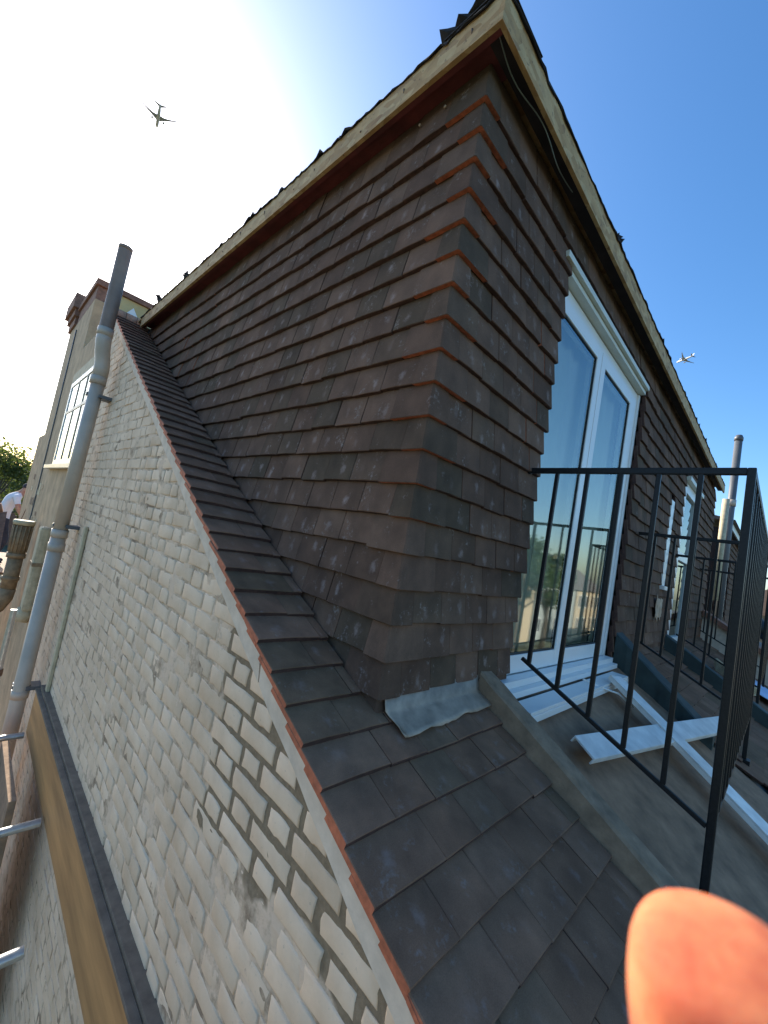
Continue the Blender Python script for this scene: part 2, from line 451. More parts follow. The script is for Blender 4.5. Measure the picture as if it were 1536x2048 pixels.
CLAYR = plain('dark_red_clay_side', (.085, .022, .019), .8, var=.3, scale=40)
TMR = [tile_mesh('tile', face=TILE, edge=CLAYR, seed=40 + i, tail=CLAYR, t=.026) for i in range(3)]
RM = [tile_mesh('tile', w=.163, L=.20, t=.0135, face=ROOFTILE, edge=CLAYD, seed=60 + i) for i in range(5)]
RMV = [tile_mesh('tile', w=.163, L=.20, t=.0155, face=ROOFTILE, edge=CLAY, seed=90 + i, tail=CLAYD) for i in range(5)]
TW = .165
def jit(s): return random.gauss(0, s)

# ================================================================== SETTING
K = .56; ROOF_TH = math.atan(K)                     # pitch of the main roof: Z = K * Y
def rz(y): return K * y
GZ = -6.6
g = mesh('ground', [(-1500, -1500, GZ), (1500, -1500, GZ), (1500, 1500, GZ), (-1500, 1500, GZ)], [(0, 1, 2, 3)], GROUND); g['kind'] = 'structure'
st = mesh('road', [(-1500, -42, GZ + .004), (1500, -42, GZ + .004), (1500, -35, GZ + .004), (-1500, -35, GZ + .004)], [(0, 1, 2, 3)], ASPH); st['kind'] = 'structure'

# ================================================================== GABLE WALL (painted bricks)
GX = -.252                                          # brick face
gw = thing('gable_wall', (GX, 1.5, GZ), 'white painted old brick gable wall below the tiled verge', 'wall')
top = lambda y: rz(min(y, 4.28 + (4.28 - y) if y > 4.28 else y)) - .055
ys = [-1.75, 4.28, 9.4]
prof = [(-1.75, GZ), (-1.75, top(-1.75)), (4.28, top(4.28)), (9.4, top(9.4)), (9.4, GZ)]
V = [(GX + .012, y, z) for y, z in prof] + [(GX + .25, y, z) for y, z in prof]
mesh('wall_core', V, [(4, 3, 2, 1, 0), (5, 6, 7, 8, 9)] + [(i, (i + 1) % 5, (i + 1) % 5 + 5, i + 5) for i in range(5)], MORTAR, gw)
# joints: an uneven skin of mortar and old paint, flush with the bricks in places, hollow in others
from mathutils import noise as mnoise
NY, NZ = 380, 310; yy0, yy1, zz0, zz1 = -1.3, 4.27, -3.1, 2.35
Vg = []; idx = {}; Fg = []
for j in range(NZ + 1):
    z = zz0 + (zz1 - zz0) * j / NZ
    for i in range(NY + 1):
        y = yy0 + (yy1 - yy0) * i / NY
        if z > top(y) + .02: continue
        a = mnoise.noise(Vector((y * 5.5, z * 7, 3.1))) + .55 * mnoise.noise(Vector((y * 19, z * 24, 7.7)))
        b_ = mnoise.noise(Vector((y * 70, z * 80, 1.3)))
        fresh = y < .52 + .12 * math.sin(z * 9) and z > -.49
        dep = (.0032 + .0018 * a + .0012 * b_) if fresh else (.0028 + .0056 * a + .0012 * b_)
        idx[(i, j)] = len(Vg); Vg.append((GX + max(-.0008, min(.0105, dep)), y, z))
for j in range(NZ):
    for i in range(NY):
        q = [(i, j), (i, j + 1), (i + 1, j + 1), (i + 1, j)]
        if all(t in idx for t in q): Fg.append(tuple(idx[t] for t in q))
mesh('mortar_bed', Vg, Fg, MORTAR, gw)
BS = [brick_mesh('brick', .214, .064, i) for i in range(7)]; BH = [brick_mesh('brick', .102, .064, 20 + i) for i in range(6)]
items = []
cz = -3.12; row = 0
while cz < 2.35:
    y = -1.4 + (0 if row % 2 else .168) + jit(.012); k = 0
    while y < 4.3:
        head = (k % 2 == 1)
        w = .102 if head else .214
        yc = y + w / 2
        if cz + .034 < top(yc) - .004 * 0 and cz + .02 < top(y + .01) + .02:
            th = jit(.006)
            me = random.choice(BH if head else BS)
            xd = Vector((0, -math.cos(th), math.sin(th))); yd = Vector((0, math.sin(th), math.cos(th))); zd = Vector((-1, 0, 0))
            fresh = yc < .50 + .12 * math.sin(cz * 9) and cz > -.47
            k_ = .90 if fresh else 1.0
            items.append((me, frame(xd, yd * k_, zd, (GX + .012 + jit(.0010), yc, cz + jit(.0015)), .93 if fresh else 1.0)))
        y += w + .011 + abs(jit(.002)); k += 1
    cz += .0745; row += 1
pieces('brick', items, gw, 300, 'distant_bricks')
# verge mortar strip just under the tile ends, broken in two lengths
for (a, b_) in ((-1.7, .262), (.272, 4.18)):
    bm = bmesh.new(); n = max(3, int((b_ - a) / .08)); prev = None
    for i in range(n + 1):
        y = a + (b_ - a) * i / n; zt = rz(y) - .026; w1 = .085 + random.uniform(-.004, .004)
        q = [bm.verts.new((GX - .026 + random.uniform(-.002, .002), y, zt)), bm.verts.new((GX - .016 + random.uniform(-.002, .002), y, zt - w1 - .012)), bm.verts.new((GX + .02, y, zt - w1 - .02)), bm.verts.new((GX + .02, y, zt))]
        if prev:
            for j in range(4): bm.faces.new((prev[j], prev[(j + 1) % 4], q[(j + 1) % 4], q[j]))
        else: bm.faces.new(q)
        prev = q
    bm.faces.new(prev[::-1]); frombm('verge_strip', bm, VERGE, gw)
# lower front wall of the house under the eaves
box('house_front_wall', (GX + .25, -1.62, GZ), (16, -1.4, -1.02), HOUSEB, None, 0)
tag(bpy.data.objects['house_front_wall'], 'brick front wall of the terrace under the roof eaves', 'wall')

# ================================================================== MAIN ROOF
roof = thing('main_roof', (0, 0, -1), 'brown plain tiled main roof around the dormer with orange verge edges', 'roof')
cs, sn = math.cos(ROOF_TH), math.sin(ROOF_TH)
bm = bmesh.new()
def roof_sheet(bm, x0, x1, y0, y1, dz0, dz1):
    vs_ = [bm.verts.new((x, y, K * y + d)) for d in (dz0, dz1) for (x, y) in ((x0, y0), (x1, y0), (x1, y1), (x0, y1))]
    for f in ((0, 1, 2, 3), (7, 6, 5, 4), (0, 4, 5, 1), (1, 5, 6, 2), (2, 6, 7, 3), (3, 7, 4, 0)): bm.faces.new([vs_[i] for i in f])
roof_sheet(bm, GX + .01, 16, -1.75, 0.02, -.05, -.10); roof_sheet(bm, GX + .01, .05, .02, 4.28, -.05, -.10)
frombm('roof_deck', bm, SLATE, roof)
bm = bmesh.new()   # back slope beyond the ridge
vs_ = [bm.verts.new(p) for p in ((GX, 4.28, 2.38), (16, 4.28, 2.38), (16, 9.4, 2.38 - K * 5.12), (GX, 9.4, 2.38 - K * 5.12))]
bm.faces.new(vs_); frombm('rear_slope', bm, ROOFTILE, roof)
yd = Vector((0, cs, sn)); nd = Vector((0, -sn, cs))
tilt = math.atan(.0145 / .12)
ydt = (yd * math.cos(tilt) - nd * math.sin(tilt)).normalized(); ndt = (nd * math.cos(tilt) + yd * math.sin(tilt)).normalized()
GY = .1045; Y0 = -.0325
near, far = [], []
def roof_tile(me, xc, y, sx=1.0, rot=0.006):
    a = jit(rot); xd = Vector((math.cos(a), 0, 0)) + yd * math.sin(a); y2 = (ydt * math.cos(a) - Vector((1, 0, 0)) * math.sin(a))
    org = Vector((xc, y, rz(y))) - nd * .0135 + nd * jit(.0008) + yd * jit(.0015)
    return (me, frame(xd, y2, ndt, org, sx))
VX = -.291
for c in range(-16, 41):
    y = Y0 + GY * c
    if y > 4.2: break
    sh = c % 2
    lim = -.004 if y > .0 else (.60 if c > -16 else .6)
    x = VX + jit(.002)
    widths = ([.247] if sh else [.165]) 
    first = True
    while x < lim - .012:
        w = widths.pop(0) if widths else TW
        w = min(w, lim - x)
        if w < .03: break
        me = random.choice(RMV if first else RM)
        near.append(roof_tile(me, x + w / 2, y, (w - .002) / .163)); x += w; first = False
# undercloak course at the verge: a second clay edge under each verge tile
bm = bmesh.new()
for c in range(-16, 41):
    y = Y0 + GY * c
    if y > 4.2: break
    roof_sheet(bm, VX + .004 + jit(.0015), VX + .10, y + .012, y + .012 + GY * .93, -.0185, -.0300)
uc = frombm('undercloak_tile', bm, CLAY, roof); uc['kind'] = 'stuff'
for c in range(-16, 1):      # right of the bay
    y = Y0 + GY * c; x = 2.72 + (TW / 2 if c % 2 else 0)
    while x < 9.0:
        far.append(roof_tile(random.choice(RM), x, y)); x += TW
pieces('tile', near, roof, 300, 'distant_tiles'); joined('far_tiles', far, roof)
# smooth bay in front of the French door
bm = bmesh.new(); nx, ny = 26, 20; grid = []
for j in range(ny + 1):
    rowv = []
    for i in range(nx + 1):
        x = .70 + (2.62 - .70) * i / nx; y = -1.7 + 1.68 * j / ny
        rowv.append(bm.verts.new((x, y, rz(y) - .034 + random.uniform(-.004, .004))))
    grid.append(rowv)
for j in range(ny):
    for i in range(nx): f = bm.faces.new((grid[j][i], grid[j][i + 1], grid[j + 1][i + 1], grid[j + 1][i])); f.smooth = True
frombm('bay_surface', bm, BAYM, roof)

def rough_bar(name, x0, x1, y0, y1, h0, h1, mat, parent=None, seg=22, amp=.004):
    """a bar that runs down the slope; h0 = height above roof at the top end, h1 at the low end"""
    bm = bmesh.new(); prev = None
    for i in range(seg + 1):
        t = i / seg; y = y0 + (y1 - y0) * t; h = h0 + (h1 - h0) * t; zz = rz(y)
        q = [bm.verts.new((x0 + random.uniform(-amp, amp), y, zz - .04)), bm.verts.new((x0 + .006 + random.uniform(-amp, amp), y, zz + h - .008)), bm.verts.new((x0 + .02 + random.uniform(-amp, amp), y, zz + h + random.uniform(-amp, amp))), bm.verts.new((x1 - .012, y, zz + h + random.uniform(-amp, amp))), bm.verts.new((x1 + random.uniform(-amp, amp), y, zz + h - .012)), bm.verts.new((x1, y, zz - .04))]
        if prev:
            for j in range(6): bm.faces.new((prev[j], prev[(j + 1) % 6], q[(j + 1) % 6], q[j]))
        else: bm.faces.new(q)
        prev = q
    bm.faces.new(prev[::-1])
    return frombm(name, bm, mat, parent)
k1 = rough_bar('mortar_kerb', .605, .715, .005, -1.7, .07, .07, CEMENT); tag(k1, 'rough grey cement kerb running down the roof left of the black railing', 'kerb')
k2 = rough_bar('upstand_kerb', 2.52, 2.70, -.005, -.62, .19, .045, GREEN); tag(k2, 'dark green upstand kerb right of the French door', 'kerb')
k3 = rough_bar('upstand_kerb', 4.30, 4.42, -.02, -1.7, .14, .10, GREEN); tag(k3, 'dark green upstand kerb at the foot of the far narrow door', 'kerb')

# ================================================================== DORMER
dorm = thing('dormer', (0, 0, -.1), 'dark brown tile hung flat roof dormer with timber fascia', 'dormer')
GA = .1165; ZT = 2.137; XR = 7.1
WT = math.atan(.0185 / GA)
# wall cores (butted, 2 mm behind the tiles)
cw = mesh('cheek_wall', [(.045, .045, -.3), (.045, 4.3, -.3), (.045, 4.3, 2.36), (.045, .045, 2.36), (.2, .2, -.3), (.2, 4.3, -.3), (.2, 4.3, 2.36), (.2, .2, 2.36)],
          [(0, 1, 2, 3), (7, 6, 5, 4), (0, 4, 5, 1), (1, 5, 6, 2), (2, 6, 7, 3), (3, 7, 4, 0)], SOFFK, dorm)
bm = bmesh.new()
DX0, DX1, DZ0, DZ1 = .80, 2.50, -.09, 2.11      # French door opening
EX0, EX1, EZ1 = 4.62, 5.62, 1.86               # far door
SX0, SX1, SZ0, SZ1 = 3.93, 4.08, .58, 1.50      # slot where tiles are missing
for (x0, x1, z0, z1) in ((.2, DX0, -.3, 2.36), (DX0, DX1, DZ1, 2.36), (DX1, SX0, -.4, 2.36), (SX0, SX1, SZ1, 2.36), (SX0, SX1, -.4, SZ0), (SX1, EX0, -.4, 2.36), (EX0, EX1, EZ1, 2.36), (EX1, XR, -.4, 2.36)):
    add_box(bm, (x0, .047, z0), (x1, .2, z1))
fw = frombm('front_wall', bm, SOFFK, dorm)
box('end_wall', (XR - .02, .2, -.4), (XR + .02, 4.3, 2.36), SLATE, dorm, 0)
tiles = []; cuts = []
def wall_tile(side, me, u, z, w=TW):
    a = jit(.005)
    out = Vector((-1, 0, 0)) if side == 'cheek' else Vector((0, -1, 0))
    al = Vector((0, -1, 0)) if side == 'cheek' else Vector((1, 0, 0))
    up = Vector((0, 0, 1))
    yt = up * math.cos(WT) - out * math.sin(WT); zt = out * math.cos(WT) + up * math.sin(WT)
    xd = al * math.cos(a) + yt * math.sin(a); yt2 = yt * math.cos(a) - al * math.sin(a)
    pos = (out * (-.018 + jit(.0012))) + up * (z + jit(.0022))
    pos += (Vector((0, u, 0)) if side == 'cheek' else Vector((u, 0, 0)))
    tiles.append((me, frame(xd, yt2, zt, pos, (w - .0025) / .162)))
ncourse = 20
for c in range(-0, ncourse + 1):
    z = ZT - GA * c
    long_cheek = (c % 2 == 0)
    y = (.18 if long_cheek else .10)
    ymax = (z + GA + .02) / K
    ymax = min(4.12, ymax)
    while y < ymax:
        wall_tile('cheek', random.choice(TM), y + TW / 2, z); y += TW
    x = (.10 if long_cheek else .19)
    ops = [(o0 + jit(.005), o1 + jit(.004), zz0, zz1) for (o0, o1, zz0, zz1) in ((.888, 2.505, -.30, 2.075), (EX0 - .02, EX1 + .02, -.3, EZ1 + .02), (SX0, SX1, SZ0 + .02, SZ1))]
    while x < XR:
        w = TW; x1 = x + w; me = random.choice(TM)
        for (lo_, hi_, zz0, zz1) in ops:
            if z + .02 < zz1 and z > zz0:
                if x < lo_ < x1 + .055: w = lo_ - x; x1 = lo_ + .0001; me = random.choice(TMS)
                elif lo_ <= x < hi_:
                    if x1 <= hi_: w = 0
                    else:
                        if x1 - hi_ < .055: x1 += TW
                        w = min(x1 - hi_, .215); x1 = hi_ + w; x = hi_; me = random.choice(TMR)
        if w > .02 and not (x > XR): wall_tile('front', me, x + w / 2, z, w)
        x = x1
tiles = [t for t in tiles]
# share them between the two walls
ck = [t for t in tiles if abs(t[1][2][0]) < .5 and abs(t[1][0][0]) < .5]
ft = [t for t in tiles if not (abs(t[1][2][0]) < .5 and abs(t[1][0][0]) < .5)]
rank = sorted(tiles, key=lambda it: -seen_size(np.array(it[1].to_translation())))[:300]
ids = {id(t) for t in rank}
for grp, par, nm in ((ck, cw, 'distant_cheek_tiles'), (ft, fw, 'distant_front_tiles')):
    for t in grp:
        if id(t) in ids:
            o = link(bpy.data.objects.new('tile', t[0])); o.matrix_basis = t[1]; setparent(o, par)
    rest = [t for t in grp if id(t) not in ids]
    if rest: joined(nm, rest, par)
# angle tiles on the corner, long and short legs by turns
def corner_tile(z, ly, lx, L=.175, e=.005):
    V = []; t = .020; ch = .006
    zs = [0, .0022, L]
    for k, h in enumerate(zs):
        o = h * math.tan(WT) - e + jit(.0003); cc = .0018 if k == 0 else 0
        o1 = o + cc
        V += [(o1, ly, h), (o1, o1 + ch, h), (o1 + ch, o1, h), (lx, o1, h), (lx, o + t, h), (o + t, o + t, h), (o + t, ly, h)]
    F = []; MI = []
    for k in range(2):
        for j in range(7):
            a = k * 7 + j; b_ = k * 7 + (j + 1) % 7
            F.append((a, b_, b_ + 7, a + 7)); MI.append(0 if j in (0, 1, 2) else 1)
    F.append((0, 1, 2, 3, 4, 5, 6)); MI.append(1); F.append(tuple(range(14, 21))); MI.append(1)
    a = jit(.003)
    V = [(x, y, zz + z + (y - x) * a) for x, y, zz in V]
    me = bpy.data.meshes.new('corner_tile'); me.from_pydata(V, [], F)
    me.materials.append(TILEC); me.materials.append(CLAY)
    me.polygons.foreach_set('material_index', np.array(MI, np.int32)); me.update()
    bm = bmesh.new(); bm.from_mesh(me); bmesh.ops.recalc_face_normals(bm, faces=bm.faces); bm.to_mesh(me); bm.free()
    o = link(bpy.data.objects.new('corner_tile', me)); setparent(o, dorm)
for c in range(0, ncourse):
    lc = (c % 2 == 0)
    corner_tile(ZT - GA * c + jit(.001), (.178 if lc else .098) , (.098 if lc else .188), .20 if c == 0 else .175)
# base skirt below the last course at the front
box('base_course', (.02, .012, -.14), (.66, .05, .035), TILE, dorm, .004)
# fascia, soffit, deck
OV = .085; FZ0, FZ1 = 2.272, 2.362
def fascia(name, a, b_, nrm, mat):
    a = Vector(a); b_ = Vector(b_); bm = bmesh.new()
    add_box(bm, (0, 0, 0), ((b_ - a).length, .018, FZ1 - FZ0), .0015)
    d = (b_ - a).normalized(); M = frame(d, Vector(nrm), Vector((0, 0, 1)), a)
    for v in bm.verts: v.co = M @ v.co
    return frombm(name, bm, mat, dorm)
fascia('fascia_board', (-OV, -OV + .018, FZ0), (-OV, 4.04, FZ0), (1, 0, 0), OSB)
fascia('fascia_board', (-OV, -OV, FZ0), (XR + .05, -OV, FZ0), (0, 1, 0), OSB)
box('soffit_board', (-OV + .0185, .0, FZ0 + .035), (.10, 4.04, FZ0 + .05), SOFFR, dorm, 0)
box('soffit_board', (-OV + .0185, -OV + .0185, FZ0 + .033), (XR + .04, -.001, FZ0 + .048), SOFFK, dorm, 0)
box('soffit_batten', (-OV + .019, -OV + .0185, FZ0 + .004), (-OV + .040, 4.03, FZ0 + .034), SOFFR, dorm, 0)
box('roof_deck', (-OV + .002, -OV + .002, FZ1 + .001), (XR + .04, 4.2, FZ1 + .022), OSB, dorm, 0)
# screws near the corner
for (x, y, z) in ((.003, .20, 2.235), (.003, .33, 2.24)):
    tube('screw', [(x - .004, y, z), (x + .004, y, z)], .005, LEAD, dorm, 8)
# fixing nails in the fascia
for i in range(14):
    y = .05 + i * .29 + jit(.03)
    tube('nail', [(-OV - .002, y, FZ0 + random.uniform(.02, .08)), (-OV + .003, y, FZ0 + .05)], .0035, STEELD, dorm, 6)
# ragged felt over the edge
def felt(name, along, n, amp, over, parent):
    bm = bmesh.new(); A, B = Vector(along[0]), Vector(along[1]); d = (B - A); L = d.length; d.normalize()
    out = Vector(along[2]); prev = None
    for i in range(n + 1):
        p = A + d * (L * i / n); k = abs(math.sin(i * .37) * math.sin(i * .113 + 1)) * amp + random.uniform(0, amp * .7)
        lift = random.uniform(0, .012) + (.02 if random.random() < .06 else 0)
        droop = random.uniform(-.012, .006)
        q = [bm.verts.new(p - out * .25 + Vector((0, 0, .012 + jit(.003)))), bm.verts.new(p - out * .02 + Vector((0, 0, .01 + lift))), bm.verts.new(p + out * (over + k * .6) + Vector((0, 0, .004 + lift * .6))), bm.verts.new(p + out * (over + k) + Vector((0, 0, droop + lift)))]
        if prev:
            for j in range(3): bm.faces.new((prev[j], prev[j + 1], q[j + 1], q[j]))
        prev = q
    o = frombm(name, bm, FELT, parent)
    s = o.modifiers.new('s', 'SOLIDIFY'); s.thickness = .004
    return o
felt('felt_sheet', ((-OV, -OV - .01, FZ1 + .016), (-OV, 4.1, FZ1 + .016), (-1, 0, 0)), 150, .007, .002, dorm)
felt('felt_sheet', ((-OV - .01, -OV, FZ1 + .017), (XR, -OV, FZ1 + .017), (0, -1, 0)), 170, .007, .002, dorm)
# curled flaps of felt standing off the edge
def flap(p, size, out, seed):
    r = random.Random(seed); bm = bmesh.new(); nu, nv = 7, 5; gr = []
    out = Vector(out); al = out.cross(Vector((0, 0, 1)))
    for i in range(nu + 1):
        rowv = []
        for j in range(nv + 1):
            u = i / nu - .5; v = j / nv
            ln = size[1] * v * (1 - .35 * abs(u) + .35 * r.uniform(-1, 1) * (v > .7))
            rowv.append(bm.verts.new(Vector(p) + al * (u * size[0] * (1 - .25 * v)) + out * (ln * .55 - .05) + Vector((0, 0, size[2] * v ** 1.5 + r.uniform(-.006, .006) + .012))))
        gr.append(rowv)
    for i in range(nu):
        for j in range(nv): bm.faces.new((gr[i][j], gr[i + 1][j], gr[i + 1][j + 1], gr[i][j + 1]))
    o = frombm('felt_flap', bm, FELT, dorm); s = o.modifiers.new('s', 'SOLIDIFY'); s.thickness = .004
for i, (p, s, out) in enumerate((((-OV, .10, FZ1 + .02), (.26, .10, .055), (-1, 0, 0)), ((-OV, .62, FZ1 + .015), (.10, .06, .02), (-1, 0, 0)), ((-OV, .80, FZ1 + .015), (.07, .06, .03), (-1, 0, 0)),
                                 ((-OV, 1.35, FZ1 + .015), (.12, .05, .03), (-1, 0, 0)), ((-OV, 2.9, FZ1 + .02), (.16, .08, .07), (-1, 0, 0)), ((-OV, 3.6, FZ1 + .02), (.16, .10, .09), (-1, 0, 0)),
                                 ((1.25, -OV, FZ1 + .02), (.10, .09, .06), (0, -1, 0)), ((1.75, -OV, FZ1 + .02), (.12, .05, .03), (0, -1, 0)), ((2.4, -OV, FZ1 + .02), (.10, .05, .02), (0, -1, 0)))):
    flap(p, s, out, i)
# slack cable under the front eaves
pts = []
for i in range(30):
    t = i / 29; pts.append((-.05 + .72 * t, -.045 + .012 * math.sin(9 * t), FZ0 + .028 - .02 * math.sin(math.pi * t) - .012 * math.sin(7 * t) ** 2 - .015 * t))
cab = tube('cable', pts, .0022, WIRE, None, 6); tag(cab, 'thin grey green cable hanging along the black soffit at the corner', 'cable')

# ---------------------------------------------------------------- French door
fd = box('french_door', (DX0, .100, DZ0 + .02), (DX1 - .02, .118, DZ1 - .03), ROOMM, dorm, 0)    # backing frame carcass, opened below
bpy.data.objects.remove(fd)
def bars(name, lst, mat, parent, bev=.003):
    bm = bmesh.new()
    for lo, hi in lst: add_box(bm, lo, hi, bev)
    return frombm(name, bm, mat, parent)
FY = .058
fd = bars('french_door', [((2.385, FY, -.05), (2.465, FY + .07, 2.03)), ((DX0, FY, 1.955), (2.385, FY + .07, 2.03)), ((DX0, FY, -.05), (2.385, FY + .07, .012))], UPVC, dorm)
LX = [(.802, 1.565), (1.573, 2.38)]
gl_x = [(.838, 1.492), (1.648, 2.245)]
for (a, b_), (ga, gb) in zip(LX, gl_x):
    y0 = FY - .018
    bars('door_leaf', [((a, y0, .016), (ga, y0 + .06, 1.950)), ((gb, y0, .016), (b_, y0 + .06, 1.950)), ((ga, y0, 1.875), (gb, y0 + .06, 1.950)), ((ga, y0, .016), (gb, y0 + .06, .105))], UPVC, fd)
    bars('glazing_bead', [((ga, y0 + .006, .105), (ga + .006, y0 + .03, 1.875)), ((gb - .006, y0 + .006, .105), (gb, y0 + .03, 1.875)), ((ga + .006, y0 + .006, 1.867), (gb - .006, y0 + .03, 1.875)), ((ga + .006, y0 + .006, .105), (gb - .006, y0 + .03, .113))], SEAL, fd, .002)
    mesh('pane', [(ga + .005, y0 + .012, .11), (gb - .005, y0 + .012, .11), (gb - .005, y0 + .012, 1.87), (ga + .005, y0 + .012, 1.87), (ga + .005, y0 + .024, .11), (gb - .005, y0 + .024, .11), (gb - .005, y0 + .024, 1.87), (ga + .005, y0 + .024, 1.87)],
         [(0, 1, 2, 3), (0, 4, 5, 1), (1, 5, 6, 2), (2, 6, 7, 3), (3, 7, 4, 0)], GLASS, fd)
bars('head_trim', [((DX0, .012, 2.036), (DX1, .12, 2.062)), ((DX0, -.010, 2.066), (DX1, .12, 2.098))], UPVCD, fd)
bars('side_trim', [((2.466, .045, -.05), (2.498, .12, 2.032))], UPVC, fd)
bars('threshold', [((DX0, -.055, -.052), (2.46, .10, -.022)), ((DX0, -.022, -.0215), (2.46, .0385, .012))], UPVC, fd)
bars('sill', [((DX0 - .02, -.165, -.074), (2.30, -.066, -.056)), ((DX0 - .02, -.168, -.104), (2.30, -.150, -.0745))], UPVC, fd)
bars('sill_groove', [((DX0 - .02, -.066, -.09), (2.30, -.054, -.060))], SEAL, fd, 0)
# room behind the glass
bm = bmesh.new(); x0, x1, y0, y1, z0, z1 = DX0 - .5, DX1 + .5, .21, 2.6, -.1, 2.25
vs_ = [bm.verts.new(p) for p in ((x0, y0, z0), (x1, y0, z0), (x1, y1, z0), (x0, y1, z0), (x0, y0, z1), (x1, y0, z1), (x1, y1, z1), (x0, y1, z1))]
for f in ((0, 1, 2, 3), (4, 5, 6, 7), (1, 2, 6, 5), (2, 3, 7, 6), (3, 0, 4, 7)): bm.faces.new([vs_[i] for i in f])
frombm('room', bm, ROOMM, dorm)
def blind(xa, xb):
    bm = bmesh.new(); n = 60; prev = None
    for i in range(n + 1):
        x = xa + (xb - xa) * i / n; y = .150 + .010 * math.sin(i * .9) + .006 * math.sin(i * 2.3)
        q = (bm.verts.new((x, y, -.04)), bm.verts.new((x, y, 2.05)))
        if prev: f = bm.faces.new((prev[0], q[0], q[1], prev[1])); f.smooth = True
        prev = q
    return frombm('curtain', bm, BLIND, None)
tag(blind(.86, 2.36), 'pale teal curtain hanging behind the French door glass', 'curtain')

# ---------------------------------------------------------------- slot of missing tiles and far door
box('exposed_strip', (SX0, .005, SZ0 + .04), (SX1, .045, SZ1), UPVC, dorm, .004)
bars('strip_ledge', [((SX0 - .03, -.03, SZ0 + .0), (SX1 + .03, .045, SZ0 + .038))], UPVC, dorm)
dr = bars('far_door', [((EX0, .02, -.06), (EX0 + .12, .09, EZ1)), ((EX1 - .10, .02, -.06), (EX1, .09, EZ1)), ((EX0 + .12, .02, EZ1 - .11), (EX1 - .10, .09, EZ1)), ((EX0 + .12, .02, -.06), (EX1 - .10, .09, .06)), ((EX0 + .12, .02, .96), (EX1 - .10, .09, 1.06))], UPVC, dorm)
for (a, b_) in ((.06, .96), (1.06, EZ1 - .11)):
    mesh('pane', [(EX0 + .12, .05, a), (EX1 - .10, .05, a), (EX1 - .10, .05, b_), (EX0 + .12, .05, b_)], [(0, 1, 2, 3)], GLASS2, dr)
box('far_room', (EX0 - .1, .21, -.1), (EX1 + .1, .4, 1.95), SLATE, dorm, 0)
bars('head_trim', [((EX0 - .03, -.03, EZ1 + .002), (EX1 + .03, .09, EZ1 + .05))], UPVCD, dr)
# torn foil patch under the slot
bm = bmesh.new(); gr = []
for i in range(9):
    rowv = []
    for j in range(7):
        x = 3.70 + .30 * i / 8; z = .26 + .27 * j / 6
        if j == 6: z -= .14 * abs(math.sin(i * 1.3)) 
        if j == 0: z += .07 * abs(math.sin(i * 2.1))
        rowv.append(bm.verts.new((x, -.012 + random.uniform(-.006, .006), z)))
    gr.append(rowv)
for i in range(8):
    for j in range(6): bm.faces.new((gr[i][j], gr[i + 1][j], gr[i + 1][j + 1], gr[i][j + 1]))
fp = frombm('foil_patch', bm, LEAD); s = fp.modifiers.new('s', 'SOLIDIFY'); s.thickness = .003
tag(fp, 'torn silvery foil patch on the tiles below the narrow white strip', 'foil')

# lead flashing dressed over the roof tiles at the foot of the front wall
def lead_sheet(name, x0, x1, y0, y1, label, seed):
    r = random.Random(seed); bm = bmesh.new(); nu, nv = 26, 6; gr = []
    for i in range(nu + 1):
        rowv = []
        for j in range(nv + 1):
            u = i / nu; v = j / nv; x = x0 + (x1 - x0) * u + (.03 * v if u == 0 else 0)
            wob = .0022 * math.sin(u * 9 + seed) + .0015 * math.sin(u * 31) + .022 * (u - .5)
            y = y0 + (y1 - y0 + wob * (v > .5)) * v
            z = rz(y) + .006 + .004 * math.sin(u * 17 + v * 3) * v + r.uniform(-.002, .002) + (.004 * (v == 1) * max(0, math.sin(u * 5 + 1)))
            if j == 0: z += .05; 
            rowv.append(bm.verts.new((x, y, z)))
        gr.append(rowv)
    for i in range(nu):
        for j in range(nv): f = bm.faces.new((gr[i][j], gr[i + 1][j], gr[i + 1][j + 1], gr[i][j + 1])); f.smooth = True
    o = frombm(name, bm, LEAD); s = o.modifiers.new('s', 'SOLIDIFY'); s.thickness = .003
    return tag(o, label, 'flashing')
lead_sheet('lead_flashing', .03, .60, .008, -.082, 'crumpled silver grey lead flashing strip at the foot of the dormer corner', 2)
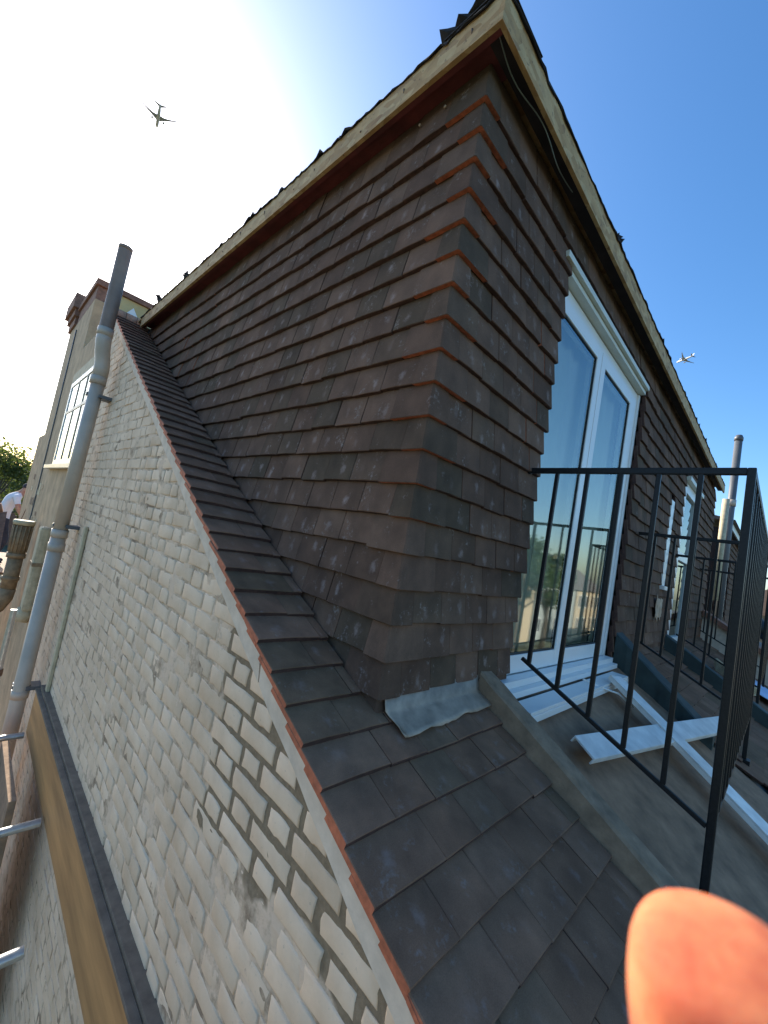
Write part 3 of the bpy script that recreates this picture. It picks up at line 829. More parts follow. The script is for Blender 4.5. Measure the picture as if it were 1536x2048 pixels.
# ================================================================== RAILINGS
def railing(x0, x1, label, group, thin=1.0, full=True):
    t = thing('railing', (x0, 0, -.2), label, 'railing', group)
    zt = .985; yo = -.765; b = .0082 * thin
    bt = lambda y: .185 + .457 * y            # bottom rail falls with the roof
    def sq(name, a, c, hw, hh=None):
        a, c = Vector(a), Vector(c); d = (c - a); L = d.length; d.normalize()
        up = Vector((0, 0, 1)) if abs(d.z) < .9 else Vector((0, 1, 0))
        s = d.cross(up).normalized(); u = s.cross(d)
        bm = bmesh.new(); add_box(bm, (0, -hw, -(hh or hw)), (L, hw, hh or hw), min(hw, hh or hw) * .35)
        M = frame(d, s, u, a)
        for v in bm.verts: v.co = M @ v.co
        return frombm(name, bm, RAIL, t)
    for x in (x0, x1):
        sq('top_rail', (x, .012, zt), (x, yo + .012, zt), .009, .0125)
        sq('bottom_rail', (x, -.085, bt(-.085)), (x, yo + .012, bt(yo)), .0065, .008)
        for i in range(1, 6):
            y = -.118 - .128 * (i - 1); sq('bar', (x, y, bt(y) + .004), (x, y, zt - .008), b)
        sq('post', (x, yo, rz(yo) - .03), (x, yo, zt + .012), .012)
        box('foot_plate', (x - .035, yo - .03, rz(yo) - .03), (x + .035, yo + .03, rz(yo) + .004), RAIL, t, .002)
    sq('top_rail', (x0 + .0125, yo, zt), (x1 - .0125, yo, zt), .011, .0125)
    sq('bottom_rail', (x0 + .0125, yo, bt(yo)), (x1 - .0125, yo, bt(yo)), .0065, .008)
    n = int((x1 - x0) / .135)
    for i in range(1, n):
        x = x0 + (x1 - x0) * i / n; sq('bar', (x, yo, bt(yo) + .008), (x, yo, zt - .012), b)
    for x in (x0, x1): tube('wall_fixing', [(x, .03, zt), (x, .004, zt)], .017, RAIL, t, 10)
    return t
railing(.79, 2.80, 'black steel railing with thin bars in front of the French door', 'balcony railings')
railing(4.46, 6.30, 'smaller black railing in front of the far narrow door', 'balcony railings')

# ================================================================== WHITE PLANKS IN THE BAY
def plank(name, a, b_, w, th, lift0, lift1, label, chan=True):
    a = Vector((a[0], a[1], rz(a[1]) + lift0)); b_ = Vector((b_[0], b_[1], rz(b_[1]) + lift1))
    d = (b_ - a); L = d.length; d.normalize(); s = d.cross(Vector((0, -sn, cs))).normalized(); u = s.cross(d)
    bm = bmesh.new(); add_box(bm, (0, -w / 2, 0), (L, w / 2, th), .003)
    if chan:
        add_box(bm, (0, -w / 2, -.022), (L, -w / 2 + .006, -.0005), .001)
        add_box(bm, (0, w / 2 - .006, -.022), (L, w / 2, -.0005), .001)
    bmesh.ops.subdivide_edges(bm, edges=[e for e in bm.edges if e.calc_length() > L * .8], cuts=10)
    M = frame(d, s, u, a)
    for v in bm.verts:
        x = v.co.x / L; v.co.z += .006 * math.sin(x * 3.1); v.co.y += .004 * math.sin(x * 2.2)
        v.co = M @ v.co
    return tag(frombm(name, bm, PLANKM), label, 'plank')
plank('pvc_plank', (.93, -.335), (2.95, -.645), .105, .010, .035, .085, 'white plastic fascia plank lying across the bay')
plank('pvc_plank', (1.95, -.17), (1.66, -1.22), .13, .009, .075, .06, 'white plastic plank pointing down the roof over the other plank')
tube_o = tube('white_cord', [(1.60, -.10, rz(-.10) + .03), (1.75, -.16, rz(-.16) + .02), (1.86, -.22, rz(-.22) + .03), (1.9, -.30, rz(-.3) + .02)], .006, PLANKM, None, 8)
tag(tube_o, 'short white cord beside the door sill', 'cord')

# ================================================================== SOIL PIPE ON THE GABLE
sp = thing('soil_pipe', (-.36, 3.55, -3), 'tall grey plastic soil vent pipe on the white gable wall', 'pipe')
PX, PY = -.372, 3.62
tube('pipe_section', [(PX - .005, PY + .10, -3.4), (PX - .005, PY + .06, 0.10)], .057, PIPE, sp, 24)
tube('pipe_section', [(PX - .005, PY + .06, .11), (PX, PY, 1.52)], .055, PIPE, sp, 24)
tube('offset_bend', [(PX, PY, 1.50), (PX, PY, 1.62), (PX - .008, PY, 1.69), (PX - .027, PY - .02, 1.77), (PX - .038, PY - .03, 1.85), (PX - .04, PY - .03, 1.93)], [.060, .060, .059, .059, .060, .060], PIPE, sp, 24)
tube('vent_stack', [(PX - .040, PY - .03, 1.93), (PX - .040, PY - .02, 2.74)], .056, PIPEB, sp, 24, False)
tube('vent_rim', [(PX - .040, PY - .02, 2.72), (PX - .040, PY - .02, 2.75)], .058, PIPEB, sp, 24)
for z, yy in ((1.50, PY), (.10, PY + .06), (1.93, PY - .03), (-.02, PY + .06), (-1.30, PY + .08)):
    tube('collar', [(PX + (-.040 if z > 1.8 else -.003), yy, z - .035), (PX + (-.040 if z > 1.8 else -.003), yy, z + .035)], .063, PIPE, sp, 24)
for z, yy in ((.17, PY + .055), (-1.24, PY + .08), (1.36, PY + .005)):
    br = bars('bracket', [((PX + .02, yy - .07, z - .015), (GX + .01, yy + .07, z + .015)), ((PX - .066, yy - .012, z - .015), (PX + .02, yy + .012, z + .015))], PIPED, sp, .003)
    tube('bolt', [(PX - .05, yy + .06, z), (PX - .05, yy + .10, z)], .008, STEEL, br, 8)
# added pale strip beside it, standing for a lighter band of the wall
o = box('cream_conduit', (GX - .026, 3.24, -1.15), (GX - .002, 3.30, .22), CREAM, None, .006); tag(o, 'added pale strip for a lighter band of the gable just right of the grey pipe', 'conduit')

# ================================================================== REAR WALL WITH CHIMNEY
rw = thing('chimney_wall', (-.26, 6.6, GZ), 'tall rendered chimney wall with red corbelled top behind the ridge', 'wall')
RX = GX - .012
W0, W1, WZ0, WZ1 = 4.42, 6.22, .76, 1.90     # window
bars('render_wall', [((RX, 4.36, GZ), (RX + .3, W0, 2.30)), ((RX, W0, GZ), (RX + .3, W1, WZ0)), ((RX, W0, WZ1), (RX + .3, W1, 2.42)), ((RX, W1, GZ), (RX + .3, 8.35, 3.16))], BRICKR, rw, .004)
bars('shoulder', [((RX + .02, 8.352, GZ), (RX + .3, 9.5, 1.35))], BRICKR, rw, .01)
bars('corbel', [((RX - .03, 7.75, 3.162), (RX + .33, 8.42, 3.30)), ((RX - .06, 7.7, 3.302), (RX + .36, 8.50, 3.42)), ((RX - .10, 7.66, 3.422), (RX + .39, 8.60, 3.66))], BRICKD, rw, .006)
bars('stack', [((RX + .0, 6.24, 3.162), (RX + .3, 7.64, 3.36)), ((RX - .03, 6.2, 3.362), (RX + .33, 7.64, 3.45))], BRICKD, rw, .006)
bars('lintel', [((RX - .012, W0 - .1, WZ1 + .002), (RX + .1, W1 + .12, WZ1 + .16))], CREAM, rw, .004)
for i in range(13):     # patched mortar streaks stand a little proud
    y = random.uniform(6.3, 8.2); z = random.uniform(-.8, .55); bars('render_patch', [((RX - .006, y, z), (RX + .02, y + random.uniform(.08, .25), z + random.uniform(.05, .25)))], random.choice([BRICKR, CREAM, CEMENT]), rw, .003)
win = bars('window', [((RX - .022, W0, WZ0), (RX + .09, W0 + .07, WZ1)), ((RX - .022, W1 - .07, WZ0), (RX + .09, W1, WZ1)), ((RX - .022, W0 + .07, WZ1 - .06), (RX + .09, W1 - .07, WZ1)), ((RX - .022, W0 + .07, WZ0), (RX + .09, W1 - .07, WZ0 + .07))], UPVC, rw)
n = 3; zm = WZ0 + .72
for i in range(n):
    ya = W0 + .07 + (W1 - W0 - .14) * i / n; yb = W0 + .07 + (W1 - W0 - .14) * (i + 1) / n
    if i: bars('mullion', [((RX - .020, ya - .022, WZ0 + .07), (RX + .08, ya + .022, WZ1 - .06))], PIPE, win)  # bars of the white window coloured grey to stand for shade
    for (a, b_) in ((WZ0 + .07, zm - .02), (zm + .02, WZ1 - .06)):
        mesh('pane', [(RX - .012, ya, a), (RX - .012, yb, a), (RX - .012, yb, b_), (RX - .012, ya, b_)], [(3, 2, 1, 0)], GLASS2, win)
    bars('glazing_bar', [((RX - .019, ya + .022 * (i > 0), zm - .02), (RX + .075, yb - .022 * (i < n - 1), zm + .02))], PIPE, win)  # same grey, shade painted onto the white bars
box('window_back', (RX + .12, W0 - .05, WZ0 - .05), (RX + .14, W1 + .05, WZ1 + .05), UPVC, win, 0)
bars('sill', [((RX - .07, W0 - .08, WZ0 - .05), (RX + .05, W1 + .35, WZ0 - .002))], UPVCD, win)
tube('lead_wire', [(RX - .008, 7.45, 3.0), (RX - .008, 7.35, 1.6), (RX - .008, 7.3, 0), (RX - .008, 7.25, -1)], .009, PIPED, rw, 6)

# timber upstand across the top of the roof by the ridge
up_ = thing('timber_upstand', (0, 4.4, 2.3), 'pale yellow timber upstand with dark coping at the ridge', 'upstand')
bars('panel', [((-.26, 4.32, 2.34), (.30, 4.36, 2.60))], YELLOW, up_, .002)
bars('coping', [((-.29, 4.29, 2.602), (.34, 4.40, 2.66))], BRICKD, up_, .004)
mesh('membrane_flap', [(-.20, 4.312, 2.42), (-.05, 4.312, 2.41), (-.13, 4.306, 2.53), (-.20, 4.318, 2.42), (-.05, 4.318, 2.41), (-.13, 4.312, 2.53)], [(0, 1, 2), (5, 4, 3), (0, 3, 4, 1), (1, 4, 5, 2), (2, 5, 3, 0)], UPVC, up_)
for i in range(3):   # clay ridge tiles in front of it
    bm = bmesh.new(); add_tube(bm, [(-.29 + i * .1, 4.27, 2.36), (-.195 + i * .1, 4.27, 2.36)], .075, 14)
    tag(frombm('ridge_tile', bm, TERRA), ('leftmost', 'middle', 'rightmost')[i] + ' half round clay ridge tile at the head of the verge', 'ridge tile', 'ridge tiles at the verge')

# ================================================================== OLD IRON HOPPER, CREAM DOWNPIPE, PLYWOOD, SCAFFOLD
hp = thing('rainwater_hopper', (-.42, 6.1, -1.4), 'old ribbed cast iron rainwater hopper on the rendered wall', 'hopper')
HX, HY = -.42, 6.15
tube('rim', [(HX, HY, -.075), (HX, HY, -.04), (HX, HY, -.015)], [.108, .114, .108], CREAM, hp, 28)
bm = bmesh.new(); add_tube(bm, [(HX, HY, -.46), (HX, HY, -.08)], .088, 28)
frombm('bowl', bm, IRON, hp)
for k in range(14):
    a = 2 * math.pi * k / 14; tube('rib', [(HX + .088 * math.cos(a), HY + .088 * math.sin(a), -.42), (HX + .098 * math.cos(a), HY + .098 * math.sin(a), -.08)], .009, IRON, hp, 6)
tube('band', [(HX, HY, -.50), (HX, HY, -.44)], .098, IRON, hp, 28)
tube('neck', [(HX, HY, -.92), (HX, HY, -.50)], .080, IRON, hp, 24)
tube('band', [(HX, HY, -.79), (HX, HY, -.74)], .090, IRON, hp, 24)
tube('elbow', [(HX, HY, -.90), (HX - .01, HY, -1.02), (HX - .06, HY + .02, -1.14), (HX - .15, HY + .04, -1.22)], .085, IRON, hp, 20)
dp = thing('cream_downpipe', (GX - .06, 5.1, -1.2), 'short cream square downpipe with dark band beside the iron hopper', 'pipe')
bars('pipe_body', [((GX - .11, 5.02, -.92), (GX - .013, 5.22, .02))], CREAM, dp, .03)
bars('band', [((GX - .115, 5.01, -.42), (GX - .013, 5.23, -.38))], IRON, dp, .004)
tube('shoe', [(GX - .06, 5.12, -.90), (GX - .06, 5.12, -.99), (GX - .075, 5.12, -1.05)], [.075, .075, .06], CREAM, dp, 14)
ply = thing('plywood_board', (-.31, 1.7, -1.5), 'orange plywood board on edge along the foot of the gable', 'board')
box('sheet', (-.318, -.4, -1.50), (-.300, 3.40, -1.165), PLY, ply, .002)
bars('lead_cap', [((-.325, -.4, -1.164), (-.292, 3.40, -1.148)), ((-.293, -.4, -1.147), (GX + .010, 3.40, -1.125))], LEADD, ply, .003)
def scaffold_tube(a, b_, label, coup=()):
    t = thing('scaffold_tube', Vector(a), label, 'scaffold tube', 'scaffold tubes by the gable')
    d = (Vector(b_) - Vector(a)).normalized()
    bm = bmesh.new(); add_tube(bm, [a, b_], .0242, 16, cap=False); add_tube(bm, [a, b_], .0200, 16, cap=False)
    o = frombm('tube', bm, STEEL, t)
    for p in (a, b_):
        bm = bmesh.new(); n = 16; q = d.orthogonal().normalized(); w = d.cross(q); P = Vector(p)
        r1 = [bm.verts.new(P + (q * math.cos(2 * math.pi * k / n) + w * math.sin(2 * math.pi * k / n)) * .0243) for k in range(n)]
        r2 = [bm.verts.new(P + (q * math.cos(2 * math.pi * k / n) + w * math.sin(2 * math.pi * k / n)) * .0199) for k in range(n)]
        for k in range(n): bm.faces.new((r1[k], r1[(k + 1) % n], r2[(k + 1) % n], r2[k]))
        frombm('tube_end', bm, STEEL, t)
    for s in coup:
        p = Vector(a) + (Vector(b_) - Vector(a)) * s
        tube('coupler', [p - d * .03, p + d * .03], .032, STEELD, t, 12)
for y, zz, xe, lab in ((3.35, -1.50, -.335, 'farthest'), (2.20, -1.50, -.335, 'middle'), (1.35, -1.50, -.47, 'nearest')):
    scaffold_tube((-2.6, y, zz), (xe, y, zz), 'horizontal scaffold tube by the plywood board, %s of the three' % lab, (.2,))
scaffold_tube((-.50, 4.20, -6.5), (-.50, 4.20, -.70), 'upright scaffold tube with open sunlit top beside the iron hopper', (.9,))
scaffold_tube((-1.75, -2.4, -1.555), (-1.75, 4.0, -1.555), 'long scaffold ledger tube left of the gable', ())
for i in range(4):
    bd = box('scaffold_board', (-1.72 + i * .24, -2.4, -1.473), (-1.72 + i * .24 + .225, .75 + jit(.05), -1.435), BOARD, None, .004)
    tag(bd, 'weathered scaffold board of the platform, number %s from the gable' % ('four', 'three', 'two', 'one')[i], 'board', 'platform boards')
for b_ in [o for o in bpy.data.objects if o.name.startswith('scaffold_board')]:
    b_['label'] = {0: 'outermost', 1: 'third', 2: 'second', 3: 'innermost'}[int(b_.name[-3:]) if '.' in b_.name else 0] + ' weathered scaffold board of the platform by the gable'
# low rear extension roof seen down the side of the gable
ex = thing('rear_extension', (-1.5, 5, GZ), 'low brown rear extension with flat roof below the gable', 'extension')
bars('walls', [((-3.2, 2.2, GZ), (GX - .02, 9.5, -3.3))], HOUSER, ex, .01)
bars('flat_roof', [((-3.35, 2.05, -3.298), (GX - .015, 9.6, -3.2))], BAYM, ex, .01)
bars('panel', [((-.9, 3.3, -3.199), (-.5, 3.36, -1.4)), ((-.48, 2.4, -3.199), (-.44, 3.2, -1.45))], CEMENT, ex, .004)

# ================================================================== RIGHT HAND BACKGROUND
vp = thing('vent_pipe', (8.1, -.10, .2), 'dark grey vent pipe standing above the far end of the dormer roof', 'pipe')
tube('pipe_section', [(8.1, -.10, -.2), (8.1, -.10, 3.42)], .057, PIPED, vp, 18)
tube('cap', [(8.1, -.10, 3.42), (8.1, -.10, 3.47), (8.1, -.10, 3.52)], [.064, .066, .045], PIPED, vp, 18)
tube('collar', [(8.1, -.10, 2.25), (8.1, -.10, 2.36)], .067, PIPE, vp, 18)
o = tube('vent_pipe', [(7.75, -.06, .6), (7.75, -.06, 2.30)], .05, CREAM, None, 14); tag(o, 'pale cream pipe beside the dark vent pipe', 'pipe')
fdm = thing('far_dormer', (11, 0, -.2), 'distant tile hung dormer of the next house beyond the pipes', 'dormer')
bars('wall', [((8.6, .05, -.6), (9.6, .2, 1.95)), ((9.6, .05, -.6), (10.5, .2, .2)), ((9.6, .05, 1.5), (10.5, .2, 1.95)), ((10.5, .05, -.6), (16, .2, 1.95))], SOFFK, fdm, 0)
items = []
for c in range(0, 19):
    z = 1.86 - GA * c; x = 8.6 + (TW / 2 if c % 2 else 0)
    while x < 15:
        if not (9.52 < x < 10.58 and .12 < z < 1.46):
            out = Vector((0, -1, 0)); al = Vector((1, 0, 0)); upv = Vector((0, 0, 1))
            items.append((TM[int(x * 7) % 6], frame(al, upv * math.cos(WT) - out * math.sin(WT), out * math.cos(WT) + upv * math.sin(WT), (x, .013, z))))
        x += TW
joined('tiles', items, fdm)
bars('fascia_board', [((8.5, -.10, 1.95), (16, -.08, 2.06))], UPVCD, fdm, 0)
bars('soffit', [((8.5, -.079, 1.97), (16, .05, 1.98))], SOFFK, fdm, 0)
bm = bmesh.new()
vs_ = [bm.verts.new(p) for p in ((8.4, -.16, 2.065), (16, -.16, 2.065), (16, 3.4, 2.9), (8.4, 3.4, 2.9), (8.4, 3.4, 2.07), (16, 3.4, 2.07))]
for f in ((0, 1, 2, 3), (0, 3, 4), (1, 5, 2), (0, 4, 5, 1), (2, 5, 4, 3)): bm.faces.new([vs_[i] for i in f])
frombm('roof', bm, SLATE, fdm)
fwn = bars('window', [((9.6, .03, .2), (9.72, .1, 1.5)), ((10.38, .03, .2), (10.5, .1, 1.5)), ((9.72, .03, 1.38), (10.38, .1, 1.5)), ((9.72, .03, .2), (10.38, .1, .32)), ((9.72, .03, .86), (10.38, .1, .96))], UPVC, fdm)
for (a, b_) in ((.32, .86), (.96, 1.38)): mesh('pane', [(9.72, .06, a), (10.38, .06, a), (10.38, .06, b_), (9.72, .06, b_)], [(0, 1, 2, 3)], GLASS2, fwn)
box('room_back', (9.55, .21, .1), (10.6, .3, 1.6), SLATE, fdm, 0)
# parapet with red coping between the two houses
pw = thing('party_parapet', (7.4, -.6, -.6), 'pale rendered parapet with red coping between the two dormers', 'parapet')
bm = bmesh.new()
def slope_box(bm, x0, x1, y0, y1, h0, h1):
    vs_ = [bm.verts.new((x, y, rz(y) + h)) for h in (h0, h1) for (x, y) in ((x0, y0), (x1, y0), (x1, y1), (x0, y1))]
    for f in ((0, 1, 2, 3), (7, 6, 5, 4), (0, 4, 5, 1), (1, 5, 6, 2), (2, 6, 7, 3), (3, 7, 4, 0)): bm.faces.new([vs_[i] for i in f])
slope_box(bm, 7.15, 7.4, -1.7, .0, -.1, .34); frombm('render', bm, VERGE, pw)
bm = bmesh.new(); slope_box(bm, 7.10, 7.45, -1.72, .0, .342, .42); frombm('coping', bm, HOUSER, pw)
# rubbish on the far roof: post, coil, sheet, black bag
o = box('timber_post', (5.95, -.62, rz(-.62)), (5.99, -.58, .42), PLANKM, None, .004, Matrix.Rotation(RAD(0), 4, 'Z')); tag(o, 'thin white post standing in the far bay', 'post')
bm = bmesh.new(); pts = []
for i in range(90):
    a = i * .42; r_ = .16 + .03 * math.sin(i * 1.7); pts.append((5.25 + r_ * math.cos(a) * 1.2, -.55 + r_ * math.sin(a), rz(-.55 + r_ * math.sin(a)) + .03 + .0012 * i + .01 * math.sin(i * 2.1)))
add_tube(bm, pts, .008, 6); tag(frombm('cable_coil', bm, CREAM), 'loose coil of pale cable on the far roof bay', 'cable')
bm = bmesh.new(); gr = []
for i in range(9):
    gr.append([bm.verts.new((5.5 + .9 * i / 8, -.45 - .5 * j / 5, rz(-.45 - .5 * j / 5) + .04 + random.uniform(0, .03))) for j in range(6)])
for i in range(8):
    for j in range(5): bm.faces.new((gr[i][j], gr[i + 1][j], gr[i + 1][j + 1], gr[i][j + 1]))
o = frombm('plastic_sheet', bm, BLUEW); s = o.modifiers.new('s', 'SOLIDIFY'); s.thickness = .003; tag(o, 'crumpled pale blue sheet lying in the far bay', 'sheet')
bm = bmesh.new(); add_tube(bm, [(6.26, -.52, .62), (6.27, -.50, .60), (6.28, -.55, .50), (6.29, -.66, .36), (6.30, -.76, .26), (6.30, -.80, .22)], [.02, .09, .085, .09, .085, .03], 12)
for v in bm.verts: v.co += Vector((jit(.008), jit(.008), jit(.008)))
tag(frombm('black_bag', bm, BLACKM), 'limp black bag hung on the far railing', 'bag')

# ================================================================== TREES
def tree(name, x, y, h, rad, label, mat, seed, n=5200, leaf=.22, group=None):
    r = random.Random(seed); t = thing(name, (x, y, GZ), label, 'tree', group)
    bm = bmesh.new(); th = h * .5
    add_tube(bm, [(x, y, GZ), (x + .1, y, GZ + th * .5), (x - .1, y + .1, GZ + th), (x, y, GZ + h * .8)], [h * .026, h * .02, h * .014, h * .005], 9)
    cl = []
    for i in range(24):
        a = r.uniform(0, 6.283); e = r.uniform(-.5, 1.3); q = r.uniform(.45, 1.0)
        c = Vector((x + rad * q * math.cos(a) * math.cos(e), y + rad * q * math.sin(a) * math.cos(e), GZ + h * .64 + h * .33 * q * math.sin(e)))
        cl.append((c, rad * r.uniform(.24, .42)))
        if i < 12: add_tube(bm, [(x, y, GZ + th * r.uniform(.6, 1.2)), tuple((Vector((x, y, GZ + th)) + c) / 2 + Vector((0, 0, -.2))), tuple(c)], [h * .009, h * .006, h * .002], 6)
    frombm('trunk', bm, BARK, t)
    V = np.empty((n * 4, 3)); R = np.random.default_rng(seed)
    for i in range(n):
        c, cr = cl[int(R.integers(len(cl)))]
        d = R.normal(size=3); d /= np.linalg.norm(d); p = np.array(c) + d * cr * R.random() ** .4 * np.array((1, 1, .8))
        u = R.normal(size=3); u /= np.linalg.norm(u); w = np.cross(u, R.normal(size=3)); w /= np.linalg.norm(w)
        s = leaf * R.uniform(.6, 1.3)
        V[i * 4:i * 4 + 4] = (p - u * s * .5, p + w * s * .32, p + u * s * .5, p - w * s * .32)
    mesh('crown', V, [(i * 4, i * 4 + 1, i * 4 + 2, i * 4 + 3) for i in range(n)], mat, t)
tree('olive_tree', .1, 38, 9.4, 3.0, 'olive green tree beyond the chimney wall, taller of the two', LEAF, 3, 6000, .22)
tree('leafy_tree', 3.0, 45, 8.6, 2.8, 'lower olive tree just right of the taller one beyond the chimney wall', LEAF, 4, 5000, .22)
tree('garden_tree', 30.0, -13.6, 10.6, 3.3, 'green garden tree mirrored at the left of the French door glass', LEAF2, 5, 6000, .24)
tree('garden_tree', 37.0, -14.2, 9.9, 2.6, 'smaller garden tree mirrored beside the middle stile of the French door', LEAF2, 6, 5000, .24)

# ================================================================== HOUSES
def house(x, y, w, d, h, mat, label, face, roofm=SLATE):
    t = thing('terrace_house', (x, y, GZ), label, 'house', 'houses around')
    x0, x1, y0, y1 = x - w / 2, x + w / 2, y - d / 2, y + d / 2
    box('wall', (x0, y0, GZ), (x1, y1, GZ + h), mat, t, .01)
    bm = bmesh.new(); zt = GZ + h + .004; rd = zt + d * .33
    vs_ = [bm.verts.new(p) for p in ((x0 - .2, y0 - .3, zt), (x1 + .2, y0 - .3, zt), (x1 + .2, y1 + .3, zt), (x0 - .2, y1 + .3, zt), (x0 - .2, y, rd), (x1 + .2, y, rd))]
    for f in ((0, 1, 5, 4), (2, 3, 4, 5), (0, 4, 3), (1, 2, 5), (0, 3, 2, 1)): bm.faces.new([vs_[i] for i in f])
    rf = frombm('roof', bm, roofm, t)
    box('chimney', (x0 + .3, y - .4, rd - .9), (x0 + 1.2, y + .4, rd + 1.2), mat, t, .01)
    yy = y1 if face > 0 else y0; s = 1 if face > 0 else -1
    for fl in range(int(h // 2.8)):
        for i in range(int(w // 2.4)):
            cx = x0 + 1.3 + i * 2.3; cz_ = GZ + 1.0 + fl * 2.8
            wf = box('window', (cx - .55, min(yy - .02 * s, yy + .04 * s), cz_), (cx + .55, max(yy - .02 * s, yy + .04 * s), cz_ + 1.5), UPVC, t, .01)
            for q in (-.26, .26): mesh('pane', [(cx + q - .22, yy + .045 * s, cz_ + .08), (cx + q + .22, yy + .045 * s, cz_ + .08), (cx + q + .22, yy + .045 * s, cz_ + 1.42), (cx + q - .22, yy + .045 * s, cz_ + 1.42)], [(0, 1, 2, 3)], SEAL, wf)
STUCCO = plain('cream_stucco', (.38, .35, .29), .9, var=.12, scale=2, warm=True)
STUCCO2 = plain('pale_grey_stucco', (.32, .34, .32), .9, var=.12, scale=2)
for i, (x, y, m, lb) in enumerate(((35, -21, STUCCO, 'cream stucco house mirrored nearest the tiled corner in the door glass'), (46.5, -21, STUCCO2, 'pale grey stucco house mirrored in the middle of the door glass'), (58, -21, STUCCO, 'cream stucco house mirrored farthest right in the door glass'))):
    house(x, y, 11, 8, 5.9, m, lb, 1)
house(52, -1.2, 14, 9, 7.0, HOUSEB, 'far yellow brick house at the right edge beyond the railing', -1, TERRA)
house(6, 60, 12, 8, 5.2, HOUSER, 'far red brick house behind the olive trees', -1)

# ridge of a neighbouring roof with sunlit clay tiles at the left edge
nr = thing('neighbour_roof', (-1.2, 8.6, -1.5), 'neighbouring roof with pale clay ridge tiles at the left edge', 'roof')
for i in range(4):
    a = Vector((-.56 - .24 * i, 8.2 + .02 * i, -.02 - .085 * i)); b2 = a + Vector((-.235, .02, -.083))
    tube('ridge_tile', [a, b2], .085, TERRA, nr, 14)
mesh('slope', [(-.5, 8.1, -.06), (-1.7, 8.2, -.48), (-1.7, 6.9, -1.8), (-.5, 6.9, -1.4)], [(0, 1, 2, 3)], BRICKD, nr)

# ================================================================== PEOPLE
def skin_mesh(name, joints, bonesl, root, sub=2):
    me = bpy.data.meshes.new(name + '_skeleton')
    keys = list(joints); ix = {k: i for i, k in enumerate(keys)}
    me.from_pydata([joints[k][0] for k in keys], [(ix[a], ix[b]) for a, b in bonesl], [])
    o = link(bpy.data.objects.new(name + '_skeleton', me))
    sk = o.modifiers.new('skin', 'SKIN'); sk.use_smooth_shade = True; sk.branch_smoothing = .6
    sv = me.skin_vertices[0].data
    for k in keys:
        r = joints[k][1]; sv[ix[k]].radius = r if isinstance(r, tuple) else (r, r); sv[ix[k]].use_root = (k == root)
    ss = o.modifiers.new('sub', 'SUBSURF'); ss.levels = sub; ss.render_levels = sub
    dg = bpy.context.evaluated_depsgraph_get(); dg.update()
    ev = o.evaluated_get(dg); out = bpy.data.meshes.new_from_object(ev)
    bpy.data.objects.remove(o); 
    out.polygons.foreach_set('use_smooth', np.ones(len(out.polygons), bool))
    return out
def make_skin(name, col, sss):
    m, nt, b = nodes_of(name)
    v = coords(nt, 'Object')
    n = noise(nt, v, 150 if sss else 20, 4, .6)
    nt.links.new(ramp(nt, n, [(.34, (col[0] * .8, col[1] * .68, col[2] * .7)), (.66, (min(1, col[0] * 1.06), col[1] * 1.22, col[2] * 1.15))]).outputs['Color'], b.inputs['Base Color'])
    b.inputs['Roughness'].default_value = .75; b.inputs['Specular IOR Level'].default_value = .15
    if sss: bump(nt, b, noise(nt, v, 700, 3, .6), .35, .0004)
    b.inputs['Subsurface Weight'].default_value = sss; b.inputs['Subsurface Radius'].default_value = (1.0, .35, .18); b.inputs['Subsurface Scale'].default_value = .006
    return m
SKIN = make_skin('skin_warm', (.56, .165, .08), .85)  # blotchy light spots are painted into this skin colour
SKIN2 = make_skin('skin_far', (.50, .28, .20), 0)
SHIRT = plain('white_tshirt', (.72, .72, .74), .9, var=.08, scale=6, bmp=.4, bscale=14)
TROUS = plain('dark_trousers', (.035, .035, .045), .9, var=.3, scale=8)
# --- roofer bending down beyond the wall end (only the back and head show)
Q = Vector((-.40, 10.6, -1.29))
def W(x, y, z): return tuple(Q + Vector((x, y, z)))
J = {'hip': (W(0, 0, .88), (.15, .12)), 'waist': (W(-.02, .02, 1.04), (.15, .115)), 'chest': (W(.03, .04, 1.28), (.175, .13)), 'shl': (W(.12, .05, 1.43), (.11, .10)), 'neck': (W(.20, .06, 1.50), (.058, .058)), 'head': (W(.27, .06, 1.58), (.088, .10)), 'crown': (W(.32, .06, 1.66), (.075, .085)),
     'sL': (W(.12, -.14, 1.40), .062), 'eL': (W(.20, -.22, 1.13), .046), 'wL': (W(.38, -.16, .84), .034), 'hL': (W(.43, -.14, .76), .036),
     'sR': (W(.12, .24, 1.40), .062), 'eR': (W(.22, .32, 1.13), .046), 'wR': (W(.40, .28, .84), .034), 'hR': (W(.45, .26, .76), .036),
     'kL': (W(.10, -.12, .48), .07), 'aL': (W(-.03, -.13, .08), .048), 'tL': (W(.14, -.14, .035), .04), 'jL': (W(.02, -.09, .80), .095),
     'kR': (W(.12, .12, .48), .07), 'aR': (W(0, .13, .08), .048), 'tR': (W(.17, .14, .035), .04), 'jR': (W(.02, .09, .80), .095)}
Bn = [('hip', 'waist'), ('waist', 'chest'), ('chest', 'shl'), ('shl', 'neck'), ('neck', 'head'), ('head', 'crown'), ('shl', 'sL'), ('sL', 'eL'), ('eL', 'wL'), ('wL', 'hL'), ('shl', 'sR'), ('sR', 'eR'), ('eR', 'wR'), ('wR', 'hR'), ('hip', 'jL'), ('jL', 'kL'), ('kL', 'aL'), ('aL', 'tL'), ('hip', 'jR'), ('jR', 'kR'), ('kR', 'aR'), ('aR', 'tR')]
me = skin_mesh('person', J, Bn, 'hip', 2)
for m in (SKIN2, SHIRT, TROUS): me.materials.append(m)
